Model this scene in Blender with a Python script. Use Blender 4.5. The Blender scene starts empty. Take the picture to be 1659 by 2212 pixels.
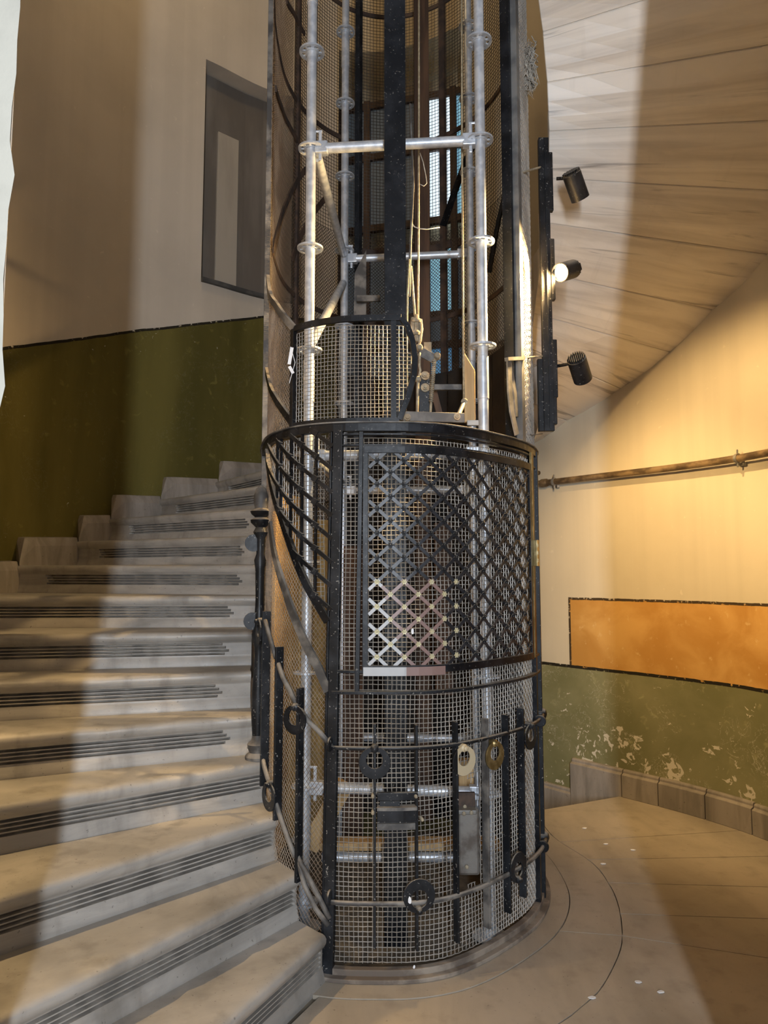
import bpy, math, random
import numpy as np
from mathutils import Vector, Matrix
random.seed(7); rng = np.random.default_rng(7)
SC = bpy.context.scene; COL = SC.collection
# ------------------------------------------------------------------ camera, world, lights, exposure
F_PX, W_PX, H_PX, PITCH, EYE = 1534.0, 1659.0, 2212.0, math.radians(5.0), 1.55
cam = bpy.data.cameras.new('camera'); camo = bpy.data.objects.new('camera', cam); COL.objects.link(camo)
camo.location = (0, 0, EYE); camo.rotation_euler = (math.pi/2 + PITCH, 0, 0)
cam.sensor_fit = 'VERTICAL'; cam.sensor_height = 24.0; cam.lens = 24.0*F_PX/H_PX; cam.clip_start = 0.05
SC.camera = camo
SC.view_settings.view_transform = 'Standard'; SC.view_settings.look = 'None'
SC.view_settings.exposure = 0.0; SC.view_settings.gamma = 1.0; SC.view_settings.use_curve_mapping = False
wd = bpy.data.worlds.new('world'); SC.world = wd; wd.use_nodes = True
wd.node_tree.nodes['Background'].inputs[0].default_value = (0.80, 0.86, 1.0, 1)
wd.node_tree.nodes['Background'].inputs[1].default_value = 0.30
def light(name, kind, loc, target, energy, color, **kw):
    l = bpy.data.lights.new(name, kind); o = bpy.data.objects.new(name, l); COL.objects.link(o)
    o.location = loc; d = Vector(target) - Vector(loc)
    o.rotation_euler = d.to_track_quat('-Z', 'Y').to_euler(); l.energy = energy; l.color = color
    for k, v in kw.items(): setattr(l, k, v)
    return o
# daylight from the street door at the end of the entrance passage (narrow, tall)
light('entrance_daylight', 'AREA', (0.21, -2.3, 2.0), (0.1, 4.0, 1.7), 215.0, (0.84, 0.91, 1.0), shape='RECTANGLE', size=0.12, size_y=1.7)
# unseen warm fill added above the frame to light the upper walls
light('upper_warm_fill', 'POINT', (-1.2, 4.1, 7.2), (0, 4, 0), 32.0, (1.0, 0.70, 0.36), shadow_soft_size=0.08)
# warm lamp on the left wall just inside the entrance, hidden by the white corner
light('entrance_wall_lamp', 'SPOT', (-1.95, 2.35, 3.1), (-1.3, 2.1, 0.3), 215.0, (1.0, 0.68, 0.32), spot_size=math.radians(76), spot_blend=1.0, shadow_soft_size=.03)
WARM = (1.0, 0.66, 0.28)
SPOT_W = dict(upper=190.0, middle=720.0, lower=110.0)

# ------------------------------------------------------------------ pixel / curve helpers
def ray(u, v):
    x = (u - W_PX/2)/F_PX; y = (H_PX/2 - v)/F_PX
    return Vector((x, math.cos(PITCH) - y*math.sin(PITCH), math.sin(PITCH) + y*math.cos(PITCH)))
def at_y(u, v, Y):
    d = ray(u, v); return Vector((d.x*Y/d.y, Y, EYE + d.z*Y/d.y))
def at_z(u, v, z):
    d = ray(u, v); t = (z - EYE)/d.z; return Vector((d.x*t, d.y*t, z))
class Curve:
    def __init__(s, P, closed, n=40):
        P = [np.array(p, float) for p in P]; N = len(P); out = []
        for i in range(N if closed else N-1):
            g = (lambda j: P[j % N]) if closed else (lambda j: P[min(max(j, 0), N-1)])
            a, b, c, d = g(i-1), g(i), g(i+1), g(i+2)
            for t in np.arange(n)/n:
                out.append(.5*(2*b + (c-a)*t + (2*a-5*b+4*c-d)*t*t + (3*b-a-3*c+d)*t**3))
        out.append(P[0] if closed else P[-1])
        s.p = np.array(out); s.closed = closed
        s.l = np.r_[0, np.cumsum(np.hypot(*np.diff(s.p, axis=0).T))]; s.L = s.l[-1]
    def w(s, q): return np.mod(q, s.L) if s.closed else np.clip(q, 0, s.L)
    def at(s, q, off=0.0):
        q = s.w(np.asarray(q, float)); x = np.interp(q, s.l, s.p[:, 0]); y = np.interp(q, s.l, s.p[:, 1])
        if np.any(off): n = s.nrm(q); x = x + n[..., 0]*off; y = y + n[..., 1]*off
        return np.stack([x, y], -1)
    def tan(s, q):
        e = .012
        if s.closed: d = s.at(np.asarray(q)+e) - s.at(np.asarray(q)-e)
        else:
            q = np.clip(q, e, s.L-e); d = s.at(q+e) - s.at(q-e)
        return d/np.linalg.norm(d, axis=-1, keepdims=True)
    def nrm(s, q):                                # to the right of travel: outward for CCW closed curves
        t = s.tan(q); return np.stack([t[..., 1], -t[..., 0]], -1)
    def hits(s, o, d):                            # 2D line from o along d: list of (t, arc length)
        g = (s.p[:, 0]-o[0])*d[1] - (s.p[:, 1]-o[1])*d[0]; r = []
        for i in np.where(g[:-1]*g[1:] <= 0)[0]:
            if g[i] == g[i+1]: continue
            k = g[i]/(g[i]-g[i+1]); p = s.p[i] + (s.p[i+1]-s.p[i])*k
            t = ((p[0]-o[0])*d[0] + (p[1]-o[1])*d[1])/(d[0]**2+d[1]**2)
            if t > 0: r.append((t, s.l[i] + (s.l[i+1]-s.l[i])*k))
        return sorted(r)
    def px(s, u, v, k=0):                         # pixel on the vertical surface over the curve -> (arc length, z)
        d = ray(u, v); h = s.hits((0, 0), (d.x, d.y))
        while not h: u += 1 if u < 860 else -1; d = ray(u, v); h = s.hits((0, 0), (d.x, d.y))
        t, q = h[min(k, len(h)-1) if k >= 0 else k]
        if s.closed and q > s.L*0.55: q -= s.L
        return q, EYE + d.z*t
CAGE = Curve([(-.205,2.895),(-.03,2.88),(.13,2.89),(.28,2.95),(.46,3.10),(.64,3.31),(.745,3.55),(.775,3.8),(.75,4.15),(.62,4.5),(.37,4.75),(.05,4.85),(-.25,4.77),(-.48,4.53),(-.6,4.2),(-.615,3.85),(-.59,3.55),(-.545,3.33),(-.48,3.13),(-.36,2.97)], True)
WALL = Curve([(0.95,1.62),(1.5,1.8),(2.1,2.4),(2.38,3.1),(2.42,3.7),(2.28,4.3),(2.02,4.75),(1.69,5.14),(1.42,5.45),(1.15,5.75),(.7,6.15),(.1,6.45),(-.5,6.45),(-1.05,6.28),(-1.5,5.92),(-1.9,5.6),(-2.25,5.15),(-2.5,4.6),(-2.6,4.0),(-2.5,3.3),(-2.25,2.7),(-1.8,2.15),(-1.2,1.8),(-.904,1.64)], False)
def wall_s(x, y): return WALL.l[np.argmin(np.hypot(WALL.p[:, 0]-x, WALL.p[:, 1]-y))]
def ca(s, z, off=0.0):
    p = CAGE.at(s, off); return Vector((p[0], p[1], z))
H = 0.1786                                        # riser
# nosing lines of the lower flight: inner point, direction (degrees)
STEPS = [((-.225,2.85),243.9),((-.34,2.962),233),((-.45,3.10),225),((-.53,3.28),215),((-.60,3.40),204),((-.66,3.58),197),((-.70,3.80),191.5),((-.72,4.08),184),((-.735,4.2),164.5),((-.75,4.33),152.5),((-.77,4.435),146),((-.72,4.62),137),((-.60,4.83),127),((-.42,4.98),116),((-.2,5.06),105),((.02,5.08),95)]

# ------------------------------------------------------------------ mesh helpers
class MB:
    def __init__(s): s.v = []; s.f = []; s.n = 0; s.uv = None
    def add(s, v, f):
        b = s.n; s.v.append(np.asarray(v, float).reshape(-1, 3)); s.n += len(s.v[-1])
        s.f.extend([tuple(b+i for i in q) for q in f]); return s
    def hexa(s, c):                                # 8 corners: bottom 4 (ccw), top 4
        return s.add(c, [(3,2,1,0),(4,5,6,7),(0,1,5,4),(1,2,6,5),(2,3,7,6),(3,0,4,7)])
    def box(s, c, d, rot=None):
        c = Vector(c); q = [Vector((x*d[0]/2, y*d[1]/2, z*d[2]/2)) for z in (-1, 1) for x, y in ((-1,-1),(1,-1),(1,1),(-1,1))]
        if rot is not None: q = [rot @ p for p in q]
        return s.hexa([c+p for p in q])
    def prism(s, poly, z0, z1):                    # plan polygon (ccw) extruded
        n = len(poly); v = [(x, y, z0) for x, y in poly] + [(x, y, z1) for x, y in poly]
        return s.add(v, [tuple(range(n-1, -1, -1)), tuple(range(n, 2*n))] + [(i, (i+1) % n, n+(i+1) % n, n+i) for i in range(n)])
    def rings(s, R, cap=True, close=False):        # list of rings (k x 3 arrays)
        m = len(R); k = len(R[0]); v = np.concatenate([np.asarray(r, float) for r in R])
        f = [(i*k+j, i*k+(j+1) % k, (i+1)*k+(j+1) % k, (i+1)*k+j) for i in range(m-1) for j in range(k)]
        if close: f += [((m-1)*k+j, (m-1)*k+(j+1) % k, (j+1) % k, j) for j in range(k)]
        elif cap: f += [tuple(range(k-1, -1, -1)), tuple((m-1)*k+j for j in range(k))]
        return s.add(v, f)
    def tube(s, pts, r, k=8, cap=True):
        P = [Vector(p) for p in pts]; R = []; up = None
        for i, p in enumerate(P):
            t = (P[min(i+1, len(P)-1)] - P[max(i-1, 0)]).normalized()
            if up is None: up = Vector((0, 0, 1)) if abs(t.z) < .9 else Vector((1, 0, 0))
            a = (up - t*up.dot(t)).normalized(); up = a; b = t.cross(a)
            rr = r[i] if hasattr(r, '__len__') else r
            R.append([p + (a*math.cos(2*math.pi*j/k) + b*math.sin(2*math.pi*j/k))*rr for j in range(k)])
        return s.rings(R, cap)
    def lathe(s, c, prof, k=16, axis=None):        # prof: (radius, height along axis)
        M = Matrix.Identity(3) if axis is None else Vector(axis).normalized().to_track_quat('Z', 'Y').to_matrix()
        c = Vector(c)
        return s.rings([[c + M @ Vector((r*math.cos(2*math.pi*j/k), r*math.sin(2*math.pi*j/k), h)) for j in range(k)] for r, h in prof])
    def cyl(s, a, b, r, k=12):
        a, b = Vector(a), Vector(b); return s.lathe(a, [(r, 0), (r, (b-a).length)], k, b-a)
    def sweep(s, pts, nrm, w, t):                  # rectangular bar: t along the normal, w across
        R = []; P = [Vector(p) for p in pts]
        for i, p in enumerate(P):
            tn = (P[min(i+1, len(P)-1)] - P[max(i-1, 0)]).normalized(); n = Vector(nrm[i]); b = tn.cross(n).normalized(); n = b.cross(tn).normalized()
            R.append([p + b*w/2 + n*t/2, p - b*w/2 + n*t/2, p - b*w/2 - n*t/2, p + b*w/2 - n*t/2])
        return s.rings(R)
    def washer(s, c, ax, up, R, r, ecc, t, k=28):  # flat ring with an off-centre hole
        ax = Vector(ax).normalized(); up = Vector(up); up = (up - ax*up.dot(ax)).normalized(); sd = up.cross(ax); c = Vector(c)
        def rg(rad, off, h): return [c + ax*h + up*off + (sd*math.cos(2*math.pi*j/k) + up*math.sin(2*math.pi*j/k))*rad for j in range(k)]
        return s.rings([rg(R, 0, -t/2), rg(R, 0, t/2), rg(r, ecc, t/2), rg(r, ecc, -t/2)], close=True)
    def build(s, name, mat, parent=None, smooth=False, bevel=0, uv=None):
        v = np.concatenate(s.v)
        me = bpy.data.meshes.new(name); me.from_pydata((v-base_of(parent)).tolist(), [], s.f); me.update()
        if uv is not None:
            ul = me.uv_layers.new(name='UVMap'); li = np.empty(len(me.loops), int); me.loops.foreach_get('vertex_index', li)
            ul.data.foreach_set('uv', np.asarray(uv, float)[li].ravel())
        if smooth: me.polygons.foreach_set('use_smooth', [True]*len(me.polygons))
        o = bpy.data.objects.new(name, me); COL.objects.link(o); me.materials.append(mat)
        if parent is not None: o.parent = parent
        if smooth == 'auto':
            me.set_sharp_from_angle(angle=math.radians(40))
        if bevel:
            b = o.modifiers.new('bevel', 'BEVEL'); b.width = bevel; b.segments = 2; b.limit_method = 'ANGLE'
        return o
BASE = {}
def base_of(o):
    if o is None: return np.zeros(3)
    r = np.array(BASE.get(o.name, (0, 0, 0)), float); return r + (base_of(o.parent) if o.parent else 0)
def tag(o, label=None, cat=None, group=None, kind=None):
    for k, v in (('label', label), ('category', cat), ('group', group), ('kind', kind)):
        if v: o[k] = v
    return o
def thing(name, label, cat, loc=(0, 0, 0), group=None):
    o = bpy.data.objects.new(name, None); COL.objects.link(o); o.location = loc; BASE[o.name] = tuple(loc); o.empty_display_size = .1
    return tag(o, label, cat, group)

# ------------------------------------------------------------------ materials
class Mat:
    def __init__(s, name, rough=.6, metal=0.0, spec=.5):
        s.m = bpy.data.materials.new(name); s.m.use_nodes = True; s.t = s.m.node_tree; s.b = s.t.nodes['Principled BSDF']
        s.b.inputs['Roughness'].default_value = rough; s.b.inputs['Metallic'].default_value = metal; s.b.inputs['Specular IOR Level'].default_value = spec
        s.tc = s.t.nodes.new('ShaderNodeTexCoord')
    def put(s, sock, v):
        if isinstance(v, bpy.types.NodeSocket): s.t.links.new(v, sock)
        elif isinstance(v, (tuple, list)) and len(v) == 3 and sock.type == 'RGBA': sock.default_value = (*v, 1)
        else: sock.default_value = v
    def noise(s, scale, detail=4, stretch=(1, 1, 1), coord='Object', rough=.55, dist=0.0):
        mp = s.t.nodes.new('ShaderNodeMapping'); mp.inputs['Scale'].default_value = stretch; s.t.links.new(s.tc.outputs[coord], mp.inputs[0])
        n = s.t.nodes.new('ShaderNodeTexNoise'); n.inputs['Scale'].default_value = scale; n.inputs['Detail'].default_value = detail
        n.inputs['Roughness'].default_value = rough; n.inputs['Distortion'].default_value = dist; s.t.links.new(mp.outputs[0], n.inputs['Vector'])
        return n.outputs[0]
    def vor(s, scale, stretch=(1, 1, 1), coord='Object'):
        mp = s.t.nodes.new('ShaderNodeMapping'); mp.inputs['Scale'].default_value = stretch; s.t.links.new(s.tc.outputs[coord], mp.inputs[0])
        n = s.t.nodes.new('ShaderNodeTexVoronoi'); n.inputs['Scale'].default_value = scale; s.t.links.new(mp.outputs[0], n.inputs['Vector']); return n.outputs['Distance']
    def math(s, op, a, b=0.0, c=None):
        n = s.t.nodes.new('ShaderNodeMath'); n.operation = op; s.put(n.inputs[0], a); s.put(n.inputs[1], b)
        if c is not None: s.put(n.inputs[2], c)
        return n.outputs[0]
    def sep(s, coord):
        n = s.t.nodes.new('ShaderNodeSeparateXYZ'); s.t.links.new(s.tc.outputs[coord], n.inputs[0]); return n.outputs
    def step(s, x, lo, hi):
        n = s.t.nodes.new('ShaderNodeMapRange'); n.interpolation_type = 'SMOOTHSTEP'; s.put(n.inputs[0], x); n.inputs[1].default_value = lo; n.inputs[2].default_value = hi; return n.outputs[0]
    def mix(s, f, a, b):
        n = s.t.nodes.new('ShaderNodeMix'); n.data_type = 'RGBA'; s.put(n.inputs[0], f); s.put(n.inputs[6], a); s.put(n.inputs[7], b); return n.outputs[2]
    def up(s, lo=.3, hi=.95):                      # faces that look up collect dust
        g = s.t.nodes.new('ShaderNodeNewGeometry'); x = s.t.nodes.new('ShaderNodeSeparateXYZ'); s.t.links.new(g.outputs['Normal'], x.inputs[0]); return s.step(x.outputs[2], lo, hi)
    def bump(s, h, strength=.3, dist=.004):
        n = s.t.nodes.new('ShaderNodeBump'); n.inputs['Strength'].default_value = strength; n.inputs['Distance'].default_value = dist
        s.put(n.inputs['Height'], h); s.t.links.new(n.outputs[0], s.b.inputs['Normal'])
    def col(s, c): s.put(s.b.inputs['Base Color'], c); return s
    def rgh(s, c): s.put(s.b.inputs['Roughness'], c); return s
def plain(name, a, b, scale=8, rough=.6, metal=0.0, detail=5, stretch=(1, 1, 1), dust=None, bump=.15, spec=.5, lo=.4, hi=.65):
    m = Mat(name, rough, metal, spec); n = m.noise(scale, detail, stretch); c = m.mix(m.step(n, lo, hi), a, b)
    if dust: c = m.mix(m.math('MULTIPLY', m.up(), m.step(m.noise(14, 4), .25, .6)), c, dust)
    m.col(c)
    if bump: m.bump(m.noise(scale*6, 4, stretch), bump, .003)
    return m.m
DUST = (.30, .265, .215)
def iron_mat(name, base, spk):
    m = Mat(name, .42, 0.0, .25); c = m.mix(m.step(m.noise(9, 5), .42, .7), base, tuple(x*2.1+.006 for x in base))
    c = m.mix(m.math('MULTIPLY', m.up(.25, .9), m.step(m.noise(16, 4), .22, .55)), c, DUST)
    c = m.mix(m.math('MULTIPLY', m.step(m.noise(95, 2), .66, .72), spk), c, (.33, .31, .28)); m.col(c)
    m.rgh(m.math('ADD', m.math('MULTIPLY', m.noise(20, 4), .3), .25)); m.bump(m.noise(60, 4), .2, .002); return m.m
IRON = iron_mat('black_painted_iron', (.0055, .0062, .008), .35)
IRON_WORN = iron_mat('worn_black_iron', (.010, .011, .013), .8)
IRON_DUSTY = plain('dusty_iron', (.055, .052, .05), (.20, .185, .165), 11, .6, 0, dust=(.36,.32,.27))
IRON_GREY = plain('grey_painted_iron', (.10, .10, .10), (.19, .185, .175), 9, .6, dust=(.32,.29,.25))
RUST = plain('rusty_iron', (.040, .026, .020), (.085, .050, .032), 14, .75)
SHAFT_DARK = plain('shaft_dark_sheet', (.014, .011, .009), (.030, .022, .017), 6, .85)  # near-black colour that keeps the shaft behind the mesh dark
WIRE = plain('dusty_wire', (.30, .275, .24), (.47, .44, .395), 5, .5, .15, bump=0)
WIRE_BROWN = plain('brown_shade_wire', (.20, .15, .11), (.33, .27, .21), 5, .55, .1, bump=0)  # same wire, with interior shade and warm glow put into a browner colour
WIRE_DARK = plain('dark_wire', (.035, .027, .021), (.085, .065, .05), 5, .6, .1, bump=0)  # same wire, darkened in colour for the dim back of the cage
ZINC = plain('galvanised_steel', (.50, .54, .60), (.70, .73, .77), 22, .40, .45, bump=.12)
ZINC_OLD = plain('old_grey_steel', (.17, .165, .155), (.36, .34, .31), 9, .55, .5, dust=(.30,.27,.23))
BRASS = plain('tarnished_brass', (.27, .20, .085), (.48, .38, .19), 25, .38, .8)
BRASS_PALE = plain('pale_cleaned_brass', (.52, .47, .29), (.66, .61, .42), 60, .5, .3)
ROPE = plain('greasy_steel_rope', (.30, .24, .15), (.46, .38, .25), 60, .6)
DIRTY = plain('dust_caked_steel', (.24, .20, .14), (.44, .37, .26), 30, .8, dust=(.46,.40,.29))
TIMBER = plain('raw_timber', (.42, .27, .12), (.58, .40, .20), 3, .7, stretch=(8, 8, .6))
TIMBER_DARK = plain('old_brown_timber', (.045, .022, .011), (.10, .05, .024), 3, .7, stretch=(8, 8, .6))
LAMPBLACK = iron_mat('lamp_black', (.010, .010, .011), .6)
COTTON = plain('dusty_cotton', (.42, .38, .32), (.60, .56, .49), 30, .95)
WHITE = plain('white_paper', (.75, .76, .78), (.88, .88, .88), 30, .8, bump=0)
PIPE = plain('old_brown_pipe', (.085, .055, .030), (.28, .19, .10), 7, .55, .2, stretch=(1, 1, 2))
def stone(name, a, b, dark, rough=.45, vein=(1.2, 1.2, 6), sc=1.6, dirt=.5):
    m = Mat(name, rough); n = m.noise(sc, 8, vein, rough=.62, dist=.6); c = m.mix(m.step(n, .35, .68), a, b)
    c = m.mix(m.math('MULTIPLY', m.step(m.noise(1.3, 6, dist=.5), .48, .75), dirt), c, dark)
    c = m.mix(m.math('MULTIPLY', m.step(m.noise(9, 5, (1, 1, .12)), .50, .75), dirt*.7), c, dark)
    c = m.mix(m.math('MULTIPLY', m.step(m.noise(70, 2), .68, .74), .5), c, tuple(x*.5 for x in dark)); m.col(c)
    m.rgh(m.math('ADD', m.math('MULTIPLY', m.noise(5, 4), .35), rough-.18)); m.bump(m.noise(30, 5), .12, .003); return m.m
STEP = stone('grey_marble_step', (.42, .395, .36), (.29, .275, .25), (.14, .128, .11), dirt=.72)
FLOORM = stone('worn_stone_floor', (.43, .37, .295), (.33, .285, .225), (.22, .185, .14), .5, (2, .6, 1), 1.1, .6)
SKIRT = stone('grey_skirting_stone', (.34, .30, .26), (.22, .195, .165), (.12, .105, .09), .6, (3, 3, .6), 3)
GROOVE_TONE = plain('groove_dark_tone', (.17, .155, .135), (.30, .275, .24), 9, .9)  # darker tone for the inner faces of the riser grooves
def soffit_mat():
    m = Mat('marble_soffit', .42); u = m.noise(1.1, 7, (.55, 5.5, 1), 'UV', .6, .7)
    c = m.mix(m.step(u, .38, .7), (.74, .68, .60), (.55, .495, .43)); c = m.mix(m.math('MULTIPLY', m.step(m.noise(1.0, 6, (.5, 9, 1), 'UV', .6, 1.2), .60, .70), .7), c, (.19, .165, .145))
    c = m.mix(m.math('MULTIPLY', m.step(m.noise(2.2, 5, (7, .7, 1), 'UV'), .58, .78), .14), c, (.30, .27, .24)); m.col(c); m.bump(m.noise(24, 4), .1, .003); return m.m
SOFFIT = soffit_mat()
def wall_mat(name, upper, upper2, dado, dado2, chip, chip_amt, streak, panel=None):
    m = Mat(name, .85, 0, .2); s, v, _ = m.sep('UV')
    wob = m.math('MULTIPLY', m.math('SUBTRACT', m.noise(9, 4), .5), .012); vv = m.math('ADD', v, wob)
    up = m.mix(m.step(m.noise(1.1, 6), .35, .7), upper, upper2)
    up = m.mix(m.math('MULTIPLY', m.step(m.noise(20, 6, dist=.5), .67, .74), .35), up, tuple(min(1, x*1.3) for x in upper))
    up = m.mix(m.math('MULTIPLY', m.step(m.noise(5.5, 5, (1, 1, .025)), .40, .68), .16), up, tuple(x*.62 for x in upper2))  # faint vertical streaks in the colour, standing in for shadow streaks
    if panel is not None:                          # a painted ochre field above the dado with a dark edge
        inp = m.math('MULTIPLY', m.math('LESS_THAN', s, panel[0]), m.math('LESS_THAN', vv, panel[1]))
        och = m.mix(m.step(m.noise(3, 8, dist=.4), .32, .68), (.66, .375, .115), (.51, .255, .06)); och = m.mix(m.math('MULTIPLY', m.step(m.noise(16, 7), .62, .72), .6), och, (.74, .50, .22))
        up = m.mix(inp, up, och)
        e1 = m.math('MULTIPLY', m.math('LESS_THAN', m.math('ABSOLUTE', m.math('SUBTRACT', vv, panel[1])), .009), m.math('LESS_THAN', s, panel[0]+.008))
        e2 = m.math('MULTIPLY', m.math('LESS_THAN', m.math('ABSOLUTE', m.math('SUBTRACT', s, panel[0])), .009), m.math('LESS_THAN', vv, panel[1]))
        up = m.mix(m.math('MULTIPLY', m.math('MAXIMUM', e1, e2), m.step(m.noise(40, 3), .3, .45)), up, (.06, .04, .022))
    da = m.mix(m.step(m.noise(1.7, 7, (1, 1, streak), dist=.4), .34, .68), dado, dado2)
    da = m.mix(m.math('MULTIPLY', m.step(m.noise(14, 7, dist=.6), .60, .72), .35), da, tuple(x*1.7 for x in dado2))
    bias = m.math('MULTIPLY', m.step(m.math('MULTIPLY', v, -1.0), .15, .78), chip_amt)
    ch = m.step(m.math('ADD', m.math('ADD', m.math('MULTIPLY', m.noise(17, 6, dist=1.0), .7), m.math('MULTIPLY', m.noise(4, 2), .3)), bias), .645, .66)
    da = m.mix(ch, da, chip)
    sc = m.math('ABSOLUTE', m.math('SUBTRACT', m.noise(11, 6, dist=1.6), .5)); da = m.mix(m.math('MULTIPLY', m.math('LESS_THAN', sc, .006), m.math('MULTIPLY', m.step(m.noise(3.5, 3), .48, .60), .6 if chip_amt > 0 else .12)), da, chip)
    c = m.mix(m.math('MULTIPLY', m.math('LESS_THAN', vv, 0.0), m.math('GREATER_THAN', v, -1.72)), up, da)
    ln = m.math('MULTIPLY', m.math('LESS_THAN', m.math('ABSOLUTE', vv), .011), m.step(m.noise(30, 3), .30, .42)); c = m.mix(ln, c, (.022, .018, .012))
    m.col(c); m.bump(m.math('ADD', m.math('MULTIPLY', m.noise(14, 6), .7), m.math('MULTIPLY', ch, -.25)), .22, .006); return m.m
# ------------------------------------------------------------------ walls
S_C = wall_s(1.69, 5.14); S_PAN = wall_s(1.41, 5.46); S_B0 = wall_s(.73, 6.13); S_B1 = wall_s(-.46, 6.455)
WM_R = wall_mat('plaster_right', (.66, .58, .44), (.60, .52, .385), (.185, .18, .085), (.275, .26, .14), (.62, .57, .45), .10, 1, (S_PAN, .51))
WM_L = wall_mat('plaster_left', (.60, .535, .45), (.52, .465, .39), (.072, .062, .013), (.145, .122, .031), (.42, .41, .33), -.035, .18)
WM_B = wall_mat('plaster_back', (.60, .50, .34), (.52, .43, .29), (.06, .055, .02), (.09, .08, .03), (.4, .38, .3), -.1, 1)
WHITEW = plain('white_limewash', (.60, .57, .48), (.50, .475, .40), 5, .9, bump=.8)
LEFT_D = [(WALL.L, 1.55), (wall_s(-2.52, 4.54), 3.02), (wall_s(-1.96, 5.53), 3.49), (wall_s(-1.07, 6.27), 3.88), (S_B0, 4.0)][::-1]
def dado_left(s): return np.interp(s, [a for a, b in LEFT_D], [b for a, b in LEFT_D])
def wall_strip(name, s0, s1, z0, z1, mat, dado, holes=(), ds=.09):
    S = list(np.arange(s0, s1, ds)) + [s1]; Z = list(np.arange(z0, z1, .5)) + [z1]
    for h in holes: S += [h[0], h[1]]; Z += [h[2], h[3]]
    S = np.array(sorted(set(np.round(S, 5)))); Z = np.array(sorted(set(np.round(Z, 5)))); mb = MB(); P = WALL.at(S); uv = []
    V = [(p[0], p[1], z) for z in Z for p in P]; uv = [(s, z - float(dado(s))) for z in Z for s in S]; n = len(S); Fc = []
    for j in range(len(Z)-1):
        for i in range(n-1):
            sc, zc = (S[i]+S[i+1])/2, (Z[j]+Z[j+1])/2
            if any(h[0] < sc < h[1] and h[2] < zc < h[3] for h in holes): continue
            Fc.append((j*n+i, j*n+i+1, (j+1)*n+i+1, (j+1)*n+i))
    mb.add(V, Fc)
    for a, b, c, d, dep in holes:                  # reveals and back of each recess
        ss = np.linspace(a, b, 9); fr = WALL.at(ss); bk = WALL.at(ss, dep); k = len(ss)
        vv = [(*p, z) for z in (c, d) for p in fr] + [(*p, z) for z in (c, d) for p in bk]
        uv += [(s, 1.0) for _ in range(4) for s in ss]; q = []
        for i in range(k-1): q += [(i, i+1, 2*k+i+1, 2*k+i), (k+i, k+i+1, 3*k+i+1, 3*k+i), (2*k+i, 2*k+i+1, 3*k+i+1, 3*k+i)]
        q += [(0, k, 3*k, 2*k), (k-1, 2*k-1, 4*k-1, 3*k-1)]; mb.add(vv, q)
    o = mb.build(name, mat, uv=uv, smooth='auto'); return tag(o, kind='structure')
ZTOP = 7.7
wall_strip('wall_right', 0, S_B0, -1.6, ZTOP, WM_R, lambda s: .855)
S_N0, S_N1 = wall_s(-.78, 6.40), wall_s(-1.57, 5.87)
wall_strip('wall_back', S_B0, S_B1, -1.6, ZTOP, WM_B, lambda s: .855, [(S_B0+.02, S_B1-.02, 2.86, 6.6, .55)])
wl = wall_strip('wall_left', S_B1, WALL.L, -1.6, ZTOP, WM_L, dado_left, [(S_N0, S_N1, 4.07, 6.06, .20)])
# front wall with the entrance opening; its left edge is the rough white corner at the picture's left border
mb = MB(); zz = np.linspace(0, ZTOP, 90); R = []
for z in zz:
    e = .006*math.sin(z*23)+.006*rng.normal()
    R.append([(-.897+e, 1.635, z), (-1.06, 1.80, z), (-3.2, 1.80, z), (-3.2, 1.635, z)])
mb.rings(R); mb.build('wall_front', WHITEW); tag(bpy.data.objects['wall_front'], kind='structure')
mb = MB().prism([(1.07, 1.60), (2.9, 1.60), (2.9, 1.74), (1.12, 1.74)], 0, ZTOP); tag(mb.build('wall_front', WHITEW), kind='structure')
mb = MB().prism([(-3.3, 1.55), (3.0, 1.55), (3.0, 7.4), (-3.3, 7.4)], ZTOP, ZTOP+.12); tag(mb.build('ceiling', WHITEW), kind='structure')
# niche sill, then a dark back board with a paler middle strip
p = WALL.at(np.linspace(S_N0, S_N1, 7), -.012); nn = WALL.nrm(np.linspace(S_N0, S_N1, 7))
SLATE = plain('dark_slate', (.05, .05, .05), (.09, .088, .085), 8, .6)
mb = MB().sweep([(*q, 4.055) for q in p], [(*q, 0) for q in nn], .035, .05); tag(mb.build('trim_1', SLATE), kind='structure')

DOORM = plain('dark_grey_panel', (.135, .12, .105), (.19, .17, .15), 4, .6, stretch=(1, 1, .2)); PALE = plain('pale_panel_strip', (.42, .38, .32), (.35, .315, .265), 4, .7, stretch=(1, 1, .2))
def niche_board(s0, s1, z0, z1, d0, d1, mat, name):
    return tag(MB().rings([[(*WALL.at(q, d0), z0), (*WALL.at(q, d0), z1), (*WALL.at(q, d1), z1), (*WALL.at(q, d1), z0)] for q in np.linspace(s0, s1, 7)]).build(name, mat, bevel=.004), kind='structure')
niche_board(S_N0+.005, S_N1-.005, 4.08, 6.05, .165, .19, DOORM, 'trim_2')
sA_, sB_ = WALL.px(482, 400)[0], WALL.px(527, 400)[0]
niche_board(sB_-.02, sA_-.02, 4.10, 5.55, .145, .175, PALE, 'trim_3')
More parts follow.
